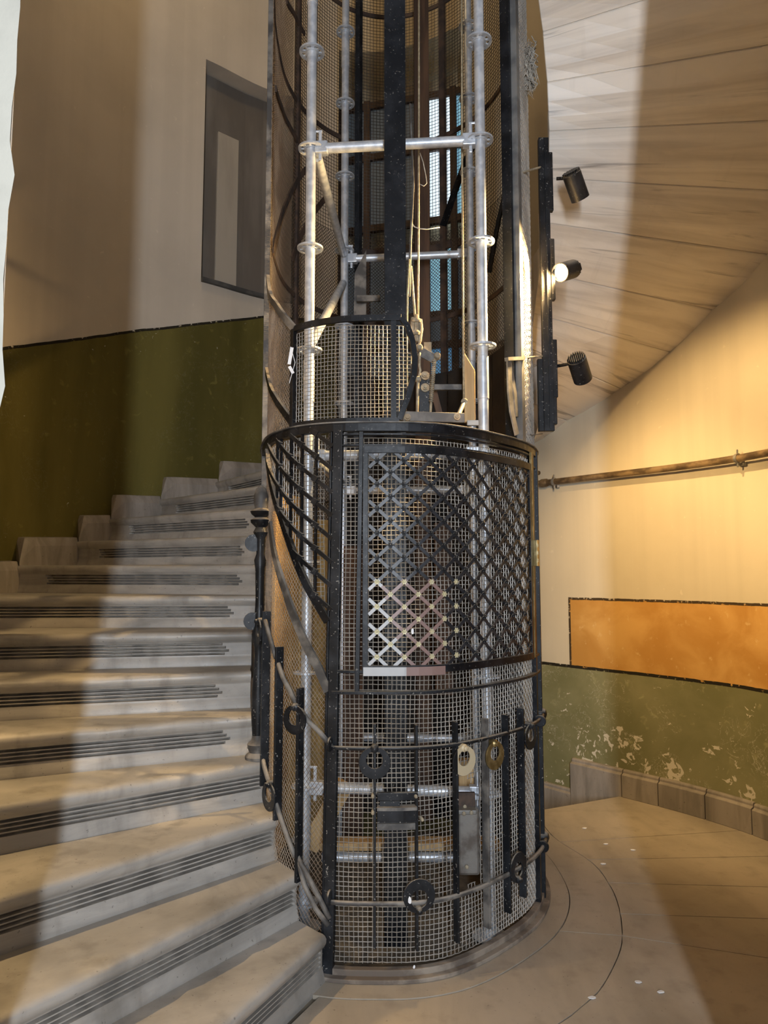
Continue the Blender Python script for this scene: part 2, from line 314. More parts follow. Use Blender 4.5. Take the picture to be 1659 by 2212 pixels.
# ------------------------------------------------------------------ floor: slabs with open joints
fl = MB(); cage_poly = [tuple(q) for q in CAGE.at(np.linspace(0, CAGE.L, 60, endpoint=False), -.02)]
A2 = np.array
arc_pts = [(1.02, 4.84), (1.0, 4.38), (1.12, 3.99), (1.13, 3.71), (1.1, 3.48), (1.04, 3.25), (.97, 3.07), (.82, 2.82), (.71, 2.70), (.6, 2.6), (.40, 2.49), (.15, 2.42), (-.12, 2.43), (-.36, 2.53)]
arc_pts[0] = (1.0, 4.82); ARC = Curve(arc_pts, False, 12)
def arc_s(q): return ARC.l[np.argmin(np.hypot(ARC.p[:, 0]-q[0], ARC.p[:, 1]-q[1]))]
def fz(u, v): q = at_z(u, v, 0.0); return (q.x, q.y)
JOINT = plain('dirt_filled_joint', (.10, .085, .065), (.17, .145, .11), 12, .95)
floor = tag(MB().prism([(-3.0, -3.5), (3.0, -3.5), (3.0, 4.3), (1.68, 5.15), (1.0, 4.80), (.5, 4.55), (-.4, 4.3), (-3.0, 4.3)], -.30, -.012).build('floor', JOINT), kind='structure')
def slab(poly, z1=0.0, z0=-.06):
    a = sum(poly[i][0]*poly[(i+1) % len(poly)][1]-poly[(i+1) % len(poly)][0]*poly[i][1] for i in range(len(poly)))
    if a < 0: poly = poly[::-1]
    P = [A2(q, float) for q in poly]; n = len(P); out = []
    for i in range(n):                             # inset 2 mm so that the joints stay open
        t = P[(i+1) % n]-P[i-1]; L = np.hypot(*t); t = t/L if L > 1e-9 else A2((1., 0.)); out.append(tuple(P[i] + A2((-t[1], t[0]))*.0022))
    return MB().prism(out, z0, z1).build('floor_slab', FLOORM, floor)
J = [((1.02, 4.82), (1.68, 5.15)), (fz(1238, 1816), fz(1596, 1795)), (fz(1282, 1856), fz(1659, 1850)), (fz(1320, 1906), fz(1659, 1916)), (fz(1343, 1975), fz(1659, 1985)), (fz(1345, 2021), fz(1659, 2069))]
jj = []
for a, b in J:
    sa = arc_s(a); d = (b[0]-a[0], b[1]-a[1]); h = WALL.hits(a, d); sw = h[0][1]; jj.append((sa, sw))
jj[0] = (0.0, S_C)
for (a0, w0), (a1, w1) in zip(jj[:-1], jj[1:]):
    slab([tuple(q) for q in ARC.at(np.linspace(a0, a1, 8))] + [tuple(q) for q in WALL.at(np.linspace(w1, w0, 8), .02)])
a1, w1 = jj[-1]
slab([tuple(q) for q in ARC.at(np.linspace(a1, ARC.L, 30))] + [(-.47, 2.30), (-1.5, 1.0), (-1.5, -3.2), (1.5, -3.2), (1.5, 1.75)] + [tuple(q) for q in WALL.at(np.linspace(.5, w1, 22), .02)])
PO = .14; s_r0, s_r1 = -.02, CAGE.px(1150, 1900)[0]+.55
def inner(sa, sb, ca0, ca1): slab([tuple(q) for q in ARC.at(np.linspace(sa, sb, 20))] + [tuple(q) for q in CAGE.at(np.linspace(ca0, ca1, 24), PO)])
cm = 1.02
inner(arc_s(fz(1345, 2021)), ARC.L, 0.0, cm); inner(0.0, arc_s(fz(1345, 2021)), cm, 1.95)
slab([tuple(q) for q in CAGE.at(np.linspace(-.02, 1.95, 40), PO)] + [tuple(q) for q in CAGE.at(np.linspace(1.95, -.02, 40), -.03)], .003)
# descending steps beyond the floor edge
dn = thing('cellar_stair', 'dark stone steps going down behind the cage at the far floor edge', 'stairs', (1.2, 5.2, -.4))
for k in range(1, 5):
    a = math.radians(27+13*k); b = math.radians(27+13*(k-1)+(-3)); c0 = A2((.35, 4.35))
    q = [c0 + A2((math.cos(t), math.sin(t)))*r for t, r in ((b, .45), (b, 2.3), (a+.12, 2.3), (a+.12, .45))]
    MB().prism([tuple(x) for x in q], -H*k-.25, -H*k).build('step', STEP, dn, bevel=.006)
# skirting along the right wall
def setting(name):
    o = bpy.data.objects.new(name, None); COL.objects.link(o); BASE[o.name] = (0, 0, 0); return tag(o, kind='structure')
bb = setting('baseboard_right')
def skirt(s0, s1, z0, z1, par, th=.045, tilt=0.0):
    S = np.linspace(s0, s1, 6); R = []
    for q in S:
        a, b = WALL.at(q, -th), WALL.at(q, .01); c = WALL.at(q, -th*.55); zt = z1 + tilt*(q-s0)
        R.append([(*a, z0), (*a, zt-.034), (*c, zt-.024), (*c, zt-.010), (*WALL.at(q, -th*.4), zt), (*b, zt), (*b, z0)])
    return MB().rings(R).build('skirting_stone', SKIRT, par, bevel=.003)
js = [S_C-.003] + [WALL.px(u, v)[0] for u, v in ((1429, 1733), (1532, 1763), (1636, 1804))]
js += [js[-1]-.42, js[-1]-.9, js[-1]-1.5, .35]
skirt(S_C, WALL.px(1240, 1690)[0], -.16, .185, bb, .05)
for a, b in zip(js[:-1], js[1:]): skirt(a-.003, b+.003, 0, .185 if a > js[3] else .18, bb)
sq = WALL.px(1240, 1690)[0]
skirt(sq+.004, sq+.45, -.6, -.045, bb, .04); skirt(sq+.455, sq+1.1, -.8, -.2, bb, .04)

# ------------------------------------------------------------------ lower flight of stairs
stair = thing('staircase', 'wide winding flight of grey marble steps climbing round the left of the lift cage', 'stairs', (-1.2, 3.0, 0))
LN = []
for (ip, ang) in STEPS:
    d = A2((math.cos(math.radians(ang)), math.sin(math.radians(ang)))); h = WALL.hits(ip, d)
    LN.append((A2(ip), d, h[0][0]+.03 if h else 2.4, h[0][1] if h else WALL.L))
PROF = [(-.035, 0), (-.012, -.001), (.001, -.006), (.008, -.016), (.007, -.034), (-.004, -.050), (-.012, -.057)]
GR = []
for g in range(4):
    zc = -.061-.0165*g; GR += [(-.013, zc, 0), (-.030, zc-.003, 1), (-.030, zc-.0095, 1), (-.013, zc-.0125, 0)]
TAIL = [(-.013, -.128), (-.009, -.136), (.001, -.168), (.002, -H-.001), (-.02, -.255)]
SH = [0, .018, .034, .012]
for n in range(15):
    ip, d, L, sw = LN[n]; ip2, d2, L2, sw2 = LN[n+1]; pv = A2((-d[1], d[0])); z = H*(n+1)
    m = -.05 if n < 4 else .15+.02*(n % 2); e = .32 if n > 6 else -.05
    def stations(g):
        a = m - SH[g] if m > 0 else 0.0; b = L - e - SH[g]*.7 if e > 0 else L
        return np.r_[[0, .006, max(a, .012), max(a, .012)+.004], np.linspace(max(a, .012)+.06, b-.03, 26), [b-.004 if e > 0 else b-.02, b if e > 0 else b-.01, L]]
    base = stations(0); rows = []
    wear = .0025*rng.random(len(base)); wear[rng.integers(5, 26, 2)] += .009*rng.random(2)
    back = [ip2 + d2*t*(L2/L) - A2((-d2[1], d2[0]))*.035 for t in base]
    rows.append([(*b, z) for b in back])
    for k, (o, dz) in enumerate(PROF): rows.append([(*(ip+d*t+pv*(o-(wear[i]*1.2 if 1 < k < 5 else 0))), z+dz-(wear[i] if 0 < k < 4 else 0)) for i, t in enumerate(base)])
    for k, (o, dz, dp) in enumerate(GR):
        st = stations(k//4); rows.append([(*(ip+d*t+pv*((o if dp == 0 or (3 <= i <= len(st)-3) else -.013))), z+dz) for i, t in enumerate(st)])
    for o, dz in TAIL: rows.append([(*(ip+d*t+pv*o), z+dz) for t in base])
    rows.append([(*b, z-.255) for b in back])
    R = np.array(rows).transpose(1, 0, 2); o = MB().rings(list(R)).build('step', STEP, stair, smooth='auto'); o.data.materials.append(GROOVE_TONE); k = R.shape[1]; g0_ = 1+len(PROF)
    for fi in range((len(R)-1)*k):
        j = fi % k
        if g0_ <= j < g0_+len(GR)-1 and (j-g0_) % 4 < 3 and 3 <= fi//k <= len(R)-5: o.data.polygons[fi].material_index = 1
# skirting stones stepping up the left wall with the treads
for n in range(6, 15):
    s1, s0 = LN[n][3], LN[n+1][3]; z = H*(n+1); R = []
    for q in np.linspace(s0-.02, s1-.01, 5):
        zt = z+.205-.02*(q-s0)/(s1-s0); sl = .06 if q > s1-.03 else 0
        a, c, b = WALL.at(q-0*sl, -.085), WALL.at(q-sl, -.06), WALL.at(q-sl, .02)
        R.append([(*a, z-.12), (*a, zt-.06 if not sl else zt-.16), (*c, zt), (*b, zt+.005), (*b, z-.12)])
    MB().rings(R).build('skirting_stone', SKIRT, stair, bevel=.006)
# landing at the back
la, lb = LN[15], None
OUT = Curve([tuple(q) for q in CAGE.at(np.linspace(0, CAGE.L, 60, endpoint=False), .12)], True, 4)
k0 = (A2((.66, 4.66)), A2((math.cos(math.radians(62.5)), math.sin(math.radians(62.5))))); h0 = WALL.hits(k0[0], k0[1])[0]
sA = OUT.l[np.argmin(np.hypot(*(OUT.p-k0[0]).T))]; sB = OUT.l[np.argmin(np.hypot(*(OUT.p-la[0]).T))]
poly = [tuple(q) for q in OUT.at(np.linspace(sB, sA, 12))] + [tuple(q) for q in WALL.at(np.linspace(h0[1], S_B0, 6), .03)] + [tuple(WALL.at(S_B0+.02, .55)), tuple(WALL.at(S_B1-.02, .55))] + [tuple(q) for q in WALL.at(np.linspace(S_B1, la[3], 6), .03)]
lo = MB().prism(poly[::-1], 2.62, 2.86).build('floor_landing', SOFFIT); tag(lo, kind='structure')

# ------------------------------------------------------------------ upper flight seen from below
uf = thing('upper_stair_flight', 'underside of the next stair flight of long marble slabs sweeping overhead on the right', 'stairs', (1.6, 4.2, 3.0))
KL = [((1.10, 4.98), (1.20, 5.70), 2.585), ((1.25, 5.25), (1.42, 5.44), 2.73), ((1.29, 4.62), (1.73, 5.1), 2.89), ((.87, 4.06), (1.98, 4.81), 3.07), ((.89, 3.95), (2.16, 4.54), 3.27), ((.94, 3.78), (2.33, 4.16), 3.47)]
lines = [(A2(b), (A2(a)-A2(b))/np.hypot(*(A2(a)-A2(b))), z) for a, b, z in KL]
for k in range(11):
    a = math.radians(5.5-10*k); c = A2((.25, 3.60)); d = A2((math.cos(a), math.sin(a))); h = WALL.hits(c, d)
    if not h: break
    lines.append((c + d*h[0][0], -d, 3.665+.196*k))
def soff(i):
    b, d, z = lines[i]; h = [t for t, _ in OUT.hits(b+d*.05, d)]; return b - d*.03, b + d*((h[0]+.05) if h else 1.35), z
for i in range(len(lines)-1):
    o0, i0, z0 = soff(i); o1, i1, z1 = soff(i+1); mb = MB(); V = []; uv = []; nu, nv = 9, 4
    w0 = np.linalg.norm(o0-o1)
    ofs = rng.random(2)*9
    for b in range(nv):
        for a in range(nu):
            f, g = a/(nu-1), .008+.984*b/(nv-1); q = (o0*(1-f)+i0*f)*(1-g) + (o1*(1-f)+i1*f)*g
            V.append((*q, z0*(1-g)+z1*g + (.010 if b in (0, nv-1) else 0))); uv.append((f*1.6+ofs[0], g*.45+ofs[1]))
    nb = len(V); V += [(x, y, z1+.16) for x, y, z in V]; uv += uv
    Fq = []
    for b in range(nv-1):
        for a in range(nu-1):
            q = (b*nu+a, b*nu+a+1, (b+1)*nu+a+1, (b+1)*nu+a); Fq += [q[::-1] if False else q, tuple(nb+x for x in q[::-1])]
    rim = [a for a in range(nu)] + [b*nu+nu-1 for b in range(1, nv)] + [(nv-1)*nu+a for a in range(nu-2, -1, -1)] + [b*nu for b in range(nv-2, 0, -1)]
    for x, y in zip(rim, rim[1:]+rim[:1]): Fq.append((x, nb+x, nb+y, y))
    mb.add(V, Fq); o = mb.build('step', SOFFIT, uf, uv=uv); 
    b2 = o.modifiers.new('bevel', 'BEVEL'); b2.width = .004; b2.segments = 1; b2.limit_method = 'ANGLE'; b2.angle_limit = math.radians(50)

# ------------------------------------------------------------------ the lift cage
cage = thing('lift_cage', 'black wrought iron lift cage with dusty wire mesh and a riveted lattice gate', 'lift cage', (.08, 3.7, 0))
def cbar(mb, pts, w, t, off=0.0, dense=.04, rad=False):
    """flat bar lying on the cage along (arc length, z) points; rad: stand it on edge"""
    Q = []
    for (a, za), (b, zb) in zip(pts[:-1], pts[1:]):
        n = max(1, int(math.hypot(b-a, zb-za)/dense)) if abs(b-a) > 1e-4 else 1
        Q += [(a+(b-a)*i/n, za+(zb-za)*i/n) for i in range(n)]
    Q.append(pts[-1]); P = [ca(a, z, off) for a, z in Q]; N = [(*CAGE.nrm(a), 0) for a, z in Q]
    return mb.sweep(P, N, t if rad else w, w if rad else t)
def ctube(mb, pts, r, off, k=8):
    Q = []
    for (a, za), (b, zb) in zip(pts[:-1], pts[1:]):
        n = max(1, int(math.hypot(b-a, zb-za)/.035)); Q += [(a+(b-a)*i/n, za+(zb-za)*i/n) for i in range(n)]
    Q.append(pts[-1]); return mb.tube([ca(a, z, off) for a, z in Q], r, k)
def pxs(*L, k=0): return [CAGE.px(u, v, k) for u, v in L]
P1t, P1b = CAGE.px(733, 915), CAGE.px(712, 2100)
P2t, P2b = CAGE.px(1141, 975), CAGE.px(1156, 1975)
Z_RING = CAGE.px(838, 924)[1]; Z_B1 = CAGE.px(857, 1450)[1]; Z_B2 = CAGE.px(857, 1495)[1]; Z_G = CAGE.px(850, 963)[1]
Z_R1 = CAGE.px(850, 1612)[1]; Z_R2 = CAGE.px(850, 1943)[1]
sL, sP2 = -1.05, P2t[0]; SB = CAGE.L
def part(name, mb, mat, **k):
    lab = k.pop('label', None); kind = k.pop('kind', None); o = mb.build(name, mat, cage, **k); return tag(o, lab, None, None, kind)
# posts
def post(s0, z0, s1, z1, w=.034, t=.034, off=.006, mat=IRON): return part('post', cbar(MB(), [(s0, z0), (s1, z1)], w, t, off), mat, bevel=.002)
post(P1b[0], 0, P1t[0], Z_RING+.01, .040, .030, .010, IRON_WORN); post(P1b[0]-.026, 0, P1t[0]-.030, Z_RING, .010, .03, .004)
post(sP2+.005, 0, sP2, Z_RING+.01, .030, .03, .008); post(sP2+.11, 0, sP2+.10, Z_RING+.01, .030, .035, .014, IRON_WORN); post(sP2+.052, 0, sP2+.05, Z_RING, .012, .02, .0)
ul = CAGE.px(637, 800)[0]
post(ul, Z_RING, ul, CAGE.px(640, 712)[1], .022, .022, .008)
S_SIL = CAGE.px(582, 600)[0]-.03
post(S_SIL-.03, .9, S_SIL-.03, 6.3, .045, .03, .012, IRON_DUSTY)
ur = CAGE.px(1121, 700)[0]
post(ur, Z_RING, ur, 6.3, .042, .035, .0, IRON_GREY); post(ur-.035, Z_RING, ur-.03, 6.3, .020, .05, -.035, IRON)
for k, (u, w_) in enumerate(((1102, .05),)):
    a = CAGE.px(u, 700, 1)[0]; post(a, 0.1, a, 6.3, w_, .03, 0, IRON)
for u in (776, 958, 905, 640, 838):
    a = CAGE.px(u, 500, 1)[0]; post(a, 0.05, a, 6.3, .035 if u != 958 else .045, .03, 0, RUST if u != 776 else IRON)
# hoops
def hoop(z, s0, s1, w, t, off, mat=IRON, name='hoop'): return part(name, cbar(MB(), [(s0, z), (s1, z)], w, t, off, .05), mat, bevel=.0015)
hoop(Z_RING, sL, sP2+.55, .036, .026, .012); hoop(Z_RING+.018, sL, sP2+.5, .006, .046, .012, IRON_DUSTY); hoop(Z_RING-.030, P1t[0], sP2, .008, .020, .012)
hoop(Z_G, P1t[0], sP2+.1, .008, .016, .014); hoop(Z_B1, P1t[0], sP2+.12, .012, .022, .014); hoop(Z_B2, P1t[0]-.02, sP2+.12, .012, .026, .014, IRON_WORN)
BASEM = plain('dusty_base_iron', (.13, .105, .085), (.30, .255, .205), 9, .8)
part('base_ring', cbar(MB(), [(-.03, .022), (1.9, .022)], .040, .03, .010, .05), BASEM, bevel=.003); part('base_ring', cbar(MB(), [(-.03, .012), (1.95, .010)], .016, .04, .032, .05), BASEM, bevel=.003)
for z in (3.3, 4.6, 5.6): hoop(z, 1.35, SB-S_SIL*0-.75, .03, .012, 0, RUST)
hoop(CAGE.px(900, 545, 1)[1], CAGE.px(975, 545, 1)[0], CAGE.px(760, 545, 1)[0] % SB, .05, .02, 0, RUST)

# ---- wire mesh (woven, joined per panel)
def run_tube(mb, P, N, r):
    P = np.asarray(P); N = np.asarray(N); n = len(P)
    if n < 2: return
    T = np.gradient(P, axis=0); T /= np.linalg.norm(T, axis=1, keepdims=True)+1e-12; B = np.cross(T, N); B /= np.linalg.norm(B, axis=1, keepdims=True)+1e-12
    rings = np.stack([P+(N*math.cos(a)+B*math.sin(a))*r for a in (0, 2.0944, 4.18879)], 1).reshape(-1, 3)
    f = [(i*3+j, i*3+(j+1) % 3, i*3+3+(j+1) % 3, i*3+3+j) for i in range(n-1) for j in range(3)]
    mb.add(rings, f)
def wire_runs(mb, S, Z, ok, off, r, phase, amp):
    """one wire sampled at (S, Z); keep the runs where ok is true"""
    ok = np.asarray(ok); i = 0; n = len(S)
    o = off + amp*np.where((np.arange(n)+phase) % 2 == 0, 1, -1)
    XY = CAGE.at(S); NN = CAGE.nrm(S); P = np.c_[XY + NN*o[:, None], Z]; N3 = np.c_[NN, np.zeros(n)]
    while i < n:
        if not ok[i]: i += 1; continue
        j = i
        while j+1 < n and ok[j+1]: j += 1
        run_tube(mb, P[i:j+1], N3[i:j+1], r); i = j+1
def square_mesh(s0, s1, z0, z1, pitch, inside, mat, off=0.0, r=.0016, amp=.0011, jit=.0012, vary=.0):
    mb = MB(); S = np.arange(s0, s1, pitch); Z = np.arange(z0, z1, pitch)
    ph = rng.random(6)*6
    dS = lambda s, z: vary*np.sin(z*7+ph[0])*np.sin(s*9+ph[1]); dZ = lambda s, z: vary*np.sin(s*8+ph[2])*np.sin(z*6+ph[3])
    for i, s in enumerate(S):
        ss = s + rng.normal(0, jit*.5) + dS(s, Z) + rng.normal(0, jit*.3, len(Z)); wire_runs(mb, ss, Z, inside(np.full(len(Z), s), Z), off, r, i, amp)
    for j, z in enumerate(Z):
        zz = z + rng.normal(0, jit*.5) + dZ(S, z) + rng.normal(0, jit*.3, len(S)); wire_runs(mb, S, zz, inside(S, np.full(len(S), z)), off, r, j+1, amp)
    return part('wire_mesh', mb, mat, kind='stuff')
def diamond_mesh(s0, s1, z0, z1, pw, ph, inside, mat, off=0.0, r=.0014, amp=.0012, sub=2):
    mb = MB(); k = ph/pw; n = 0; ds = pw/2*sub
    for sg in (1, -1):
        c = (z0 - k*s1) if sg > 0 else (z0 + k*s0); c1 = (z1 - k*s0) if sg > 0 else (z1 + k*s1)
        while c < c1:
            a, b = ((z0-c)/(sg*k), (z1-c)/(sg*k)); a, b = max(s0, min(a, b)), min(s1, max(a, b))
            if b-a > ds:
                S = np.arange(a, b, ds); S = np.r_[S, b]; Zs = c+sg*k*S; wire_runs(mb, S+rng.normal(0, .0006, len(S)), Zs, inside(S, Zs), off, r, n, amp); n += 1
            c += ph
    return part('wire_mesh', mb, mat, kind='stuff')
yes = lambda S, Z: np.ones(len(S), bool)
h0 = CAGE.px(984, 1690); h1 = CAGE.px(1034, 1905)
def front_in(S, Z):
    hole = (S > h0[0]) & (S < h1[0]) & (Z < h0[1]+.02*np.sin(S*60)) & (Z > h1[1]+.02*np.sin(S*45)); return ~hole
square_mesh(.012, sP2-.01, .055, Z_RING-.03, .0188, front_in, WIRE, r=.00195, amp=.0014, vary=.0035)
# left side: curved lower bar of the slanted side panel, seen from the stairs
HB = pxs((712, 1492), (690, 1440), (662, 1385), (640, 1330), (622, 1275), (606, 1225), (597, 1185), (590, 1130))
HP = pxs((711, 1342), (690, 1305), (668, 1265), (650, 1222), (632, 1170), (615, 1118), (600, 1070), (590, 1020), (584, 975))
HT = pxs((640, 712), (618, 685), (600, 658), (586, 630), (580, 600)); HU = pxs((637, 915), (615, 885), (598, 858), (586, 828), (580, 800))
square_mesh(sL-.1, -.035, .2, Z_RING-.02, .0185, lambda S, Z: Z > np.interp(S, [p[0] for p in HP][::-1], [p[1] for p in HP][::-1]), WIRE, vary=.004)
diamond_mesh(sL-.5, -.03, .05, 2.1, .019, .0235, lambda S, Z: Z < np.interp(S, [p[0] for p in HP][::-1], [p[1] for p in HP][::-1]), WIRE_BROWN, r=.0011)
def left_up(S, Z):
    hi = np.interp(S, [p[0] for p in HT][::-1], [p[1] for p in HT][::-1]); return np.where(S < HT[-1][0], True, Z < hi)
diamond_mesh(-1.55, ul-.01, Z_RING, 6.3, .018, .020, left_up, WIRE_BROWN, r=.0012)
# half-height front panel with its bowed right end
up_t = CAGE.px(760, 695)[1]; E1 = [CAGE.px(u, v) for u, v in ((862, 908), (880, 860), (893, 810), (895, 775), (890, 740), (880, 708), (866, 688))]
square_mesh(ul+.012, E1[3][0], Z_RING+.02, up_t-.01, .0165, lambda S, Z: S < np.interp(Z, [p[1] for p in E1], [p[0] for p in E1])-.012, WIRE, vary=.003)
part('panel_frame', cbar(cbar(MB(), [CAGE.px(640, 712), CAGE.px(700, 697), CAGE.px(760, 690), CAGE.px(866, 688)], .026, .014, .010), E1, .024, .016, .010), IRON, bevel=.0015)
pv = CAGE.px(850, 700)[0]; part('panel_bar', cbar(MB(), [(pv, Z_RING), (pv, up_t)], .022, .010, .008), IRON)
part('panel_bar', cbar(MB(), [(ul, Z_RING+.024), (E1[0][0], Z_RING+.024)], .030, .016, .010), IRON)
part('curved_bar', cbar(MB(), HT, .030, .016, .010), IRON_DUSTY); part('curved_bar', cbar(MB(), HU, .030, .014, .010), IRON)
part('curved_bar', cbar(MB(), HB, .036, .012, .014), IRON_DUSTY); part('curved_bar', cbar(MB(), HP, .030, .018, .016), IRON)
# back and right sides, seen through the open front
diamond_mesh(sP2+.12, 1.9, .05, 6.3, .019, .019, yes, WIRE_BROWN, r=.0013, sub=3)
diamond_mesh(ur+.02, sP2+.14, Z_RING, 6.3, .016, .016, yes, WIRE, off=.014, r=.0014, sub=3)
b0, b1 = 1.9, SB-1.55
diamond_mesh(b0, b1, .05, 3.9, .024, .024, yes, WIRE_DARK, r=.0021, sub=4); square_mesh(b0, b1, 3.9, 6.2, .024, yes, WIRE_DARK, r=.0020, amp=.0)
# curved bars climbing along the far left side, following the stairs
for L in (((592, 191), (606, 235), (622, 272), (640, 305), (656, 330)), ((586, 540), (598, 490), (615, 440), (636, 395), (658, 366)), ((628, 560), (645, 515), (668, 470), (700, 430)), ((616, 2), (632, 30), (655, 74))):
    part('curved_bar', cbar(MB(), [((a % SB), z) for a, z in pxs(*L, k=1)], .034, .010, -.01), RUST)
for L in (((1062, 590), (1075, 520), (1085, 470), (1098, 420)), ((960, 490), (985, 420), (1010, 350), (1040, 290))):
    part('curved_bar', cbar(MB(), pxs(*L, k=1), .05, .012, -.02), IRON)

# ---- lattice gate
g0, g1 = CAGE.px(797, 1200)[0], CAGE.px(1131, 1200)[0]; gz1, gz0 = CAGE.px(860, 980)[1], CAGE.px(860, 1437)[1]
fr = MB(); OFF = .030
for a in (g0-.013, g1+.012): cbar(fr, [(a, gz0-.03), (a, gz1+.03)], .022, .012, OFF)
cbar(fr, [(g0-.02, gz1+.012), (g1+.02, gz1+.012)], .030, .010, OFF+.002); cbar(fr, [(g0-.02, gz0-.012), (g1+.02, gz0-.012)], .030, .010, OFF+.002)
sbar = CAGE.px(776, 1200)[0]
gate = part('gate', fr, IRON, bevel=.0012)
part('guide_bar', cbar(MB(), [(CAGE.px(772, 1495)[0], Z_B2), (CAGE.px(781, 925)[0], Z_RING-.02)], .018, .016, .018), IRON, bevel=.0015)
part('guide_bar', cbar(MB(), [(g1+.042, Z_B1), (g1+.042, Z_RING-.02)], .010, .012, .03), BRASS)
AX, BZ = .1055, .0985
n0 = CAGE.px(815, 996)
pm = Mat('lattice_paint', .42, 0.0, .5); s_, v_, _ = pm.sep('UV'); ps, pz = CAGE.px(951, 1350)[0]-g0, CAGE.px(860, 1252)[1]-gz0; pmid = CAGE.px(872, 1400)[0]-g0
base = pm.mix(pm.step(pm.noise(9, 5), .42, .7), (.013, .014, .018), (.032, .034, .04)); base = pm.mix(pm.math('MULTIPLY', pm.up(.3, .9), .6), base, DUST)
bare = pm.mix(pm.math('GREATER_THAN', pm.math('ADD', s_, pm.math('MULTIPLY', v_, .28)), pmid), pm.mix(pm.noise(20, 4), (.36, .365, .37), (.46, .465, .47)), pm.mix(pm.noise(20, 4), (.20, .125, .11), (.27, .18, .16)))
pm.col(pm.mix(pm.math('MULTIPLY', pm.math('LESS_THAN', s_, ps), pm.math('LESS_THAN', v_, pz)), base, bare)); LATT = pm.m
def lat_strip(pts, w, t, off, name='lattice_strip', par=gate):
    Q = [pts[0]]
    for (a, za), (b, zb) in zip(pts[:-1], pts[1:]):
        n = max(1, int(math.hypot(b-a, zb-za)/.05)); Q += [(a+(b-a)*i/n, za+(zb-za)*i/n) for i in range(1, n+1)]
    mb = MB().sweep([ca(a, z, off) for a, z in Q], [(*CAGE.nrm(a), 0) for a, z in Q], w, t)
    return mb.build(name, LATT, par, uv=[(a-g0, z-gz0) for a, z in Q for _ in range(4)])
for sg in (1, -1):
    k = sg*BZ/AX; c0 = n0[1]-k*n0[0]; lo_c = min(gz0-k*g0, gz0-k*g1); hi_c = max(gz1-k*g0, gz1-k*g1); i = math.ceil((lo_c-c0)/BZ)
    while c0+i*BZ < hi_c:
        c = c0+i*BZ; i += 1; a, b = sorted(((gz0-c)/k, (gz1-c)/k)); a, b = max(a, g0), min(b, g1)
        if b-a > .012: lat_strip([(a, c+k*a), (b, c+k*b)], .0135, .003, OFF-.002+.0034*sg)
lat_strip([(g0-.02, gz0-.020), (ps+g0, gz0-.020)], .034, .003, OFF+.009, 'cover_strip')
def flower():
    mb = MB(); k = 30; rr = [.0105+.0022*math.cos(6*2*math.pi*j/k) for j in range(k)]
    f = lambda s, h: [(rr[j]*s*math.cos(2*math.pi*j/k), rr[j]*s*math.sin(2*math.pi*j/k), h) for j in range(k)]
    mb.rings([f(1, 0), f(1, .0025), f(.8, .0042), f(.4, .0036)]); 
    mb.rings([[(r*math.cos(a*.7854), r*math.sin(a*.7854), h) for a in range(8)] for r, h in ((.0045, .003), (.0045, .006), (.002, .008))])
    return mb
def rosette_mesh(mat):
    o = flower().build('rosette', mat); me = o.data; bpy.data.objects.remove(o); return me
RO = {k: rosette_mesh(m) for k, m in (('iron', IRON_WORN), ('brass', BRASS_PALE))}
def place_rosette(a, z, kind, par, off):
    o = bpy.data.objects.new('rosette', RO[kind]); COL.objects.link(o); o.parent = par
    n = Vector((*CAGE.nrm(a), 0)); q = n.to_track_quat('Z', 'Y'); o.location = ca(a, z, off) - Vector(base_of(par)); o.rotation_mode = 'QUATERNION'; o.rotation_quaternion = q; return o
for j in range(-1, 20):
    for i in range(-1, 10):
        a = n0[0] + AX*i + (AX/2 if j % 2 else 0); z = n0[1]-BZ/2*j
        if g0+.012 < a < g1-.004 and gz0+.015 < z < gz1-.008: place_rosette(a, z, 'brass' if (z-gz0 < pz+.02 and a-g0 < ps+.06) else 'iron', gate, OFF+.0035)
lk = CAGE.px(1138, 1195); mb = cbar(MB(), [(lk[0]+.004, lk[1]-.062), (lk[0]+.004, lk[1]+.062)], .036, .020, OFF+.014)
lockp = mb.build('lock_plate', BRASS, gate, bevel=.002); tag(lockp, 'small tarnished brass lock plate')
for k, dz in enumerate((.035, .0, -.035)):
    cbar(MB(), [(lk[0]-.004, lk[1]+dz-.008), (lk[0]-.004, lk[1]+dz+.008)], .010, .002, OFF+.0255).build('lock_slot', BRASS_PALE, gate)
# ---- slanted side panel: uprights and sloping bars with collars
for u in (605, 613, 634, 657, 686):
    a = CAGE.px(u, 1050)[0]; zlo = np.interp(a, [p[0] for p in HP][::-1], [p[1] for p in HP][::-1])
    part('upright', cbar(MB(), [(a, zlo), (a, Z_RING-.01)], .010, .010, .014), IRON)
ks = -.80; zs0 = CAGE.px(711, 1056); hp_s, hp_z = [p[0] for p in HP][::-1], [p[1] for p in HP][::-1]
for i in range(-3, 7):
    pts = [(a, zs0[1]-.095*i+ks*(a-zs0[0])) for a in np.linspace(HP[-1][0], P1t[0]-.02, 60)]
    pts = [(a, z) for a, z in pts if np.interp(a, hp_s, hp_z) < z < Z_RING-.01]
    if len(pts) < 4: continue
    mb = cbar(MB(), pts, .016, .010, .022); part('sloping_bar', mb, IRON)
    for u in (613, 634, 657, 686):
        a = CAGE.px(u, 1050)[0]
        if pts[0][0] < a < pts[-1][0]: z = zs0[1]-.095*i+ks*(a-zs0[0]); cl = MB(); part('collar', cbar(cl, [(a-.010, z-.010*ks*.8), (a+.010, z+.010*ks*.8)], .024, .016, .022), IRON_WORN)

